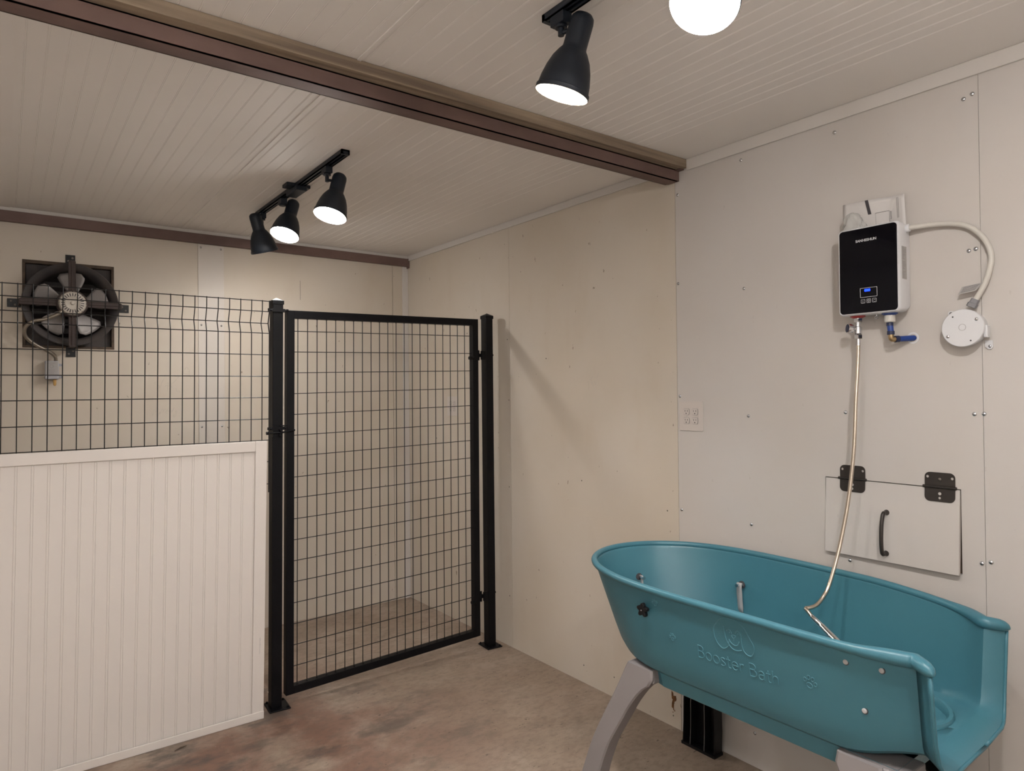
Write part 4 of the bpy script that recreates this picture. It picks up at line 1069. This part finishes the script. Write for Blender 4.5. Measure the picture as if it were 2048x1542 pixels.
# raised lettering following the tub side, single rounded strokes (x, y in letter heights)
def arc(cx, cy, rx, ry, a0, a1, n=10): return [(cx+rx*math.cos(math.radians(a0+(a1-a0)*k/n)), cy+ry*math.sin(math.radians(a0+(a1-a0)*k/n))) for k in range(n+1)]
GL = {'B': (.66, [[(.06, 0), (.06, .5), (.06, 1)], [(.06, 1), (.3, 1)]+arc(.3, .77, .2, .23, 80, -90, 8)+[(.06, .54)], [(.3, .54)]+arc(.3, .27, .25, .27, 80, -90, 8)+[(.06, 0)]]),
      'o': (.62, [arc(.29, .32, .24, .32, 90, 450, 16)]),
      's': (.46, [[(.38, .58), (.26, .65), (.12, .60), (.09, .48), (.2, .37), (.32, .29), (.38, .17), (.3, .03), (.16, 0), (.05, .06)]]),
      't': (.42, [[(.18, .88), (.18, .5), (.18, .14), (.26, .01), (.37, .03)], [(.04, .64), (.34, .64)]]),
      'e': (.60, [[(.07, .35), (.51, .35)]+arc(.29, .33, .23, .32, 5, 200, 9)+arc(.29, .32, .23, .32, 210, 315, 6)]),
      'r': (.40, [[(.08, .65), (.08, .3), (.08, 0)], [(.08, .38), (.14, .56), (.25, .65), (.36, .63)]]),
      'a': (.58, [[(.1, .56), (.24, .65), (.38, .60), (.44, .45), (.44, .2), (.46, 0)], [(.44, .38), (.25, .36), (.09, .27), (.08, .1), (.2, 0), (.36, .04), (.44, .2)]]),
      'h': (.58, [[(.08, 1), (.08, .5), (.08, 0)], [(.08, .4), (.17, .58), (.3, .65), (.42, .57), (.45, .4), (.45, 0)]]), ' ': (.36, [])}
SZ = .0365; wid = sum(GL[c][0] for c in 'Booster Bath')*SZ; kx_ = (1.308-1.040)/wid; px_ = 0; strokes = []
for c in 'Booster Bath':
    wd_, st_ = GL[c]
    for S in st_: strokes.append([(1.308-(px_+x)*SZ*kx_, .716+y*SZ) for x, y in S])
    px_ += wd_
relief('raised_lettering', strokes, .0014)
def paw(y, z, s, rot=0):
    S = []
    def ring(cy, cz, r1, r2):
        c_, s_ = math.cos(rot), math.sin(rot); P = []
        for k in range(9):
            a = 2*math.pi*k/8; py, pz = cy+r1*math.cos(a), cz+r2*math.sin(a); P.append((y-(py*c_-pz*s_)*s, z+(py*s_+pz*c_)*s))
        S.append(P)
    ring(0, -.45, .42, .36); ring(-.75, .1, .2, .28); ring(-.3, .62, .2, .3); ring(.3, .62, .2, .3); ring(.75, .1, .2, .28)
    relief('paw_print', S, .0012)
paw(1.402, .748, .013, .15); paw(.953, .757, .019, -.2); paw(1.463, .843, .012, .3)
# bolts through the front wall
for y, z in ((.855, .843), (.776, .843), (.820, .730)):
    bm = nb(); lathe(bm, (front_x(y, z)+.002, y, z), (-1, 0, 0), [(0, 0), (.0062, 0), (.0062, .003), (.0045, .0045), (0, .0048)], 16); obj('bolt_head', bm, M_strap, t, smooth='auto')
    bm = nb(); lathe(bm, (front_x(y, z)+.002, y, z), (-1, 0, 0), [(.0062, 0), (.0085, 0), (.0085, .0012), (.0062, .0012), (.0062, 0)], 16); obj('washer', bm, M_ink, t)
# star knob
ky, kz = 1.503, .812; kx = front_x(ky, kz); T0 = Matrix(((0, 0, -1, kx-.012), (-1, 0, 0, ky), (0, 1, 0, kz), (0, 0, 0, 1)))
P = []
for k in range(60):
    a = 2*math.pi*k/60; r = .0155+.0052*math.cos(5*(a-math.pi/2)); P.append((r*math.cos(a), r*math.sin(a)))
bm = plate_bm([P], .009, T0, bev=.0022); cyl(bm, (kx+.002, ky, kz), (kx-.013, ky, kz), .008, 16); kn = obj('star_knob', bm, M_blackpl, t, smooth='auto', label='black star-shaped knob')
bm = nb(); lathe(bm, (kx-.0245, ky, kz), (-1, 0, 0), [(0, 0), (.0028, 0), (.0022, .0016), (0, .002)], 12); obj('knob_screw', bm, M_screw, kn)
# restraint straps bolted to the inside of the back wall
def back_x(y, z):
    P = [p for p in RP if p.x > -.45 and p.y > .75]; best = -.1
    for a, b in zip(P, P[1:]):
        if min(a.y, b.y) <= y <= max(a.y, b.y): f = (y-a.y)/(b.y-a.y+1e-9); best = a.x+(b.x-a.x)*f
    return best-.035*(ZR-z)/.29*1.3
for (y, z, dr) in ((1.578, .762, 1), (1.872, .775, .6)):
    bx = back_x(y, z)-.006 if y < 1.7 else -.385
    nrm = Vector((-1, -.05, .08)).normalized() if y < 1.7 else Vector((-.25, -1, .08)).normalized()
    bm = nb(); lathe(bm, Vector((bx, y, z)), nrm, [(0, 0), (.014, 0), (.014, .0025), (0, .003)], 20); g_ = obj('slot_plug', bm, M_ink, t)
    bm = nb(); lathe(bm, Vector((bx, y, z)), nrm, [(0, .002), (.0045, .002), (.0045, .034), (.006, .034), (.006, .038), (0, .038)], 12); obj('strap_bolt', bm, M_chrome, t, smooth='auto')
    bm = nb(); w_ = .020*dr+.004; V = []
    c0 = Vector((bx, y, z))+nrm*.016
    for k, (dz, dx, wf_) in enumerate(((-.002, .010, .9), (.006, .004, 1), (.009, 0, 1), (.006, -.005, 1), (-.010, -.006, .95), (-.035, -.004, 1.05), (-.06, -.001, .95), (-.085*dr, .002, 1), (-.11*dr, .004, .9))):
        p = c0+nrm*(-dx)+Vector((0, 0, dz)); V.append((bm.verts.new(p+Vector((.002, w_/2*wf_, 0))), bm.verts.new(p+Vector((0, -w_/2*wf_, 0)))))
    for A, B in zip(V, V[1:]): bm.faces.new((A[0], A[1], B[1], B[0]))
    st_ = obj('restraint_strap', bm, M_strap, t, smooth=True, label='grey webbing strap'); so = st_.modifiers.new('thick', 'SOLIDIFY'); so.thickness = .0025

# splinter lying on the floor
bm = nb(); tube(bm, [(-1.835, 3.192, .003), (-1.81, 3.203, .005), (-1.785, 3.211, .003)], lambda f: .0035-.0045*abs(f-.5)**1, 6)
tag(obj('wood_splinter', bm, M_oldwood), 'small dark splinter lying on the concrete in front of the beaded panel', 'debris')
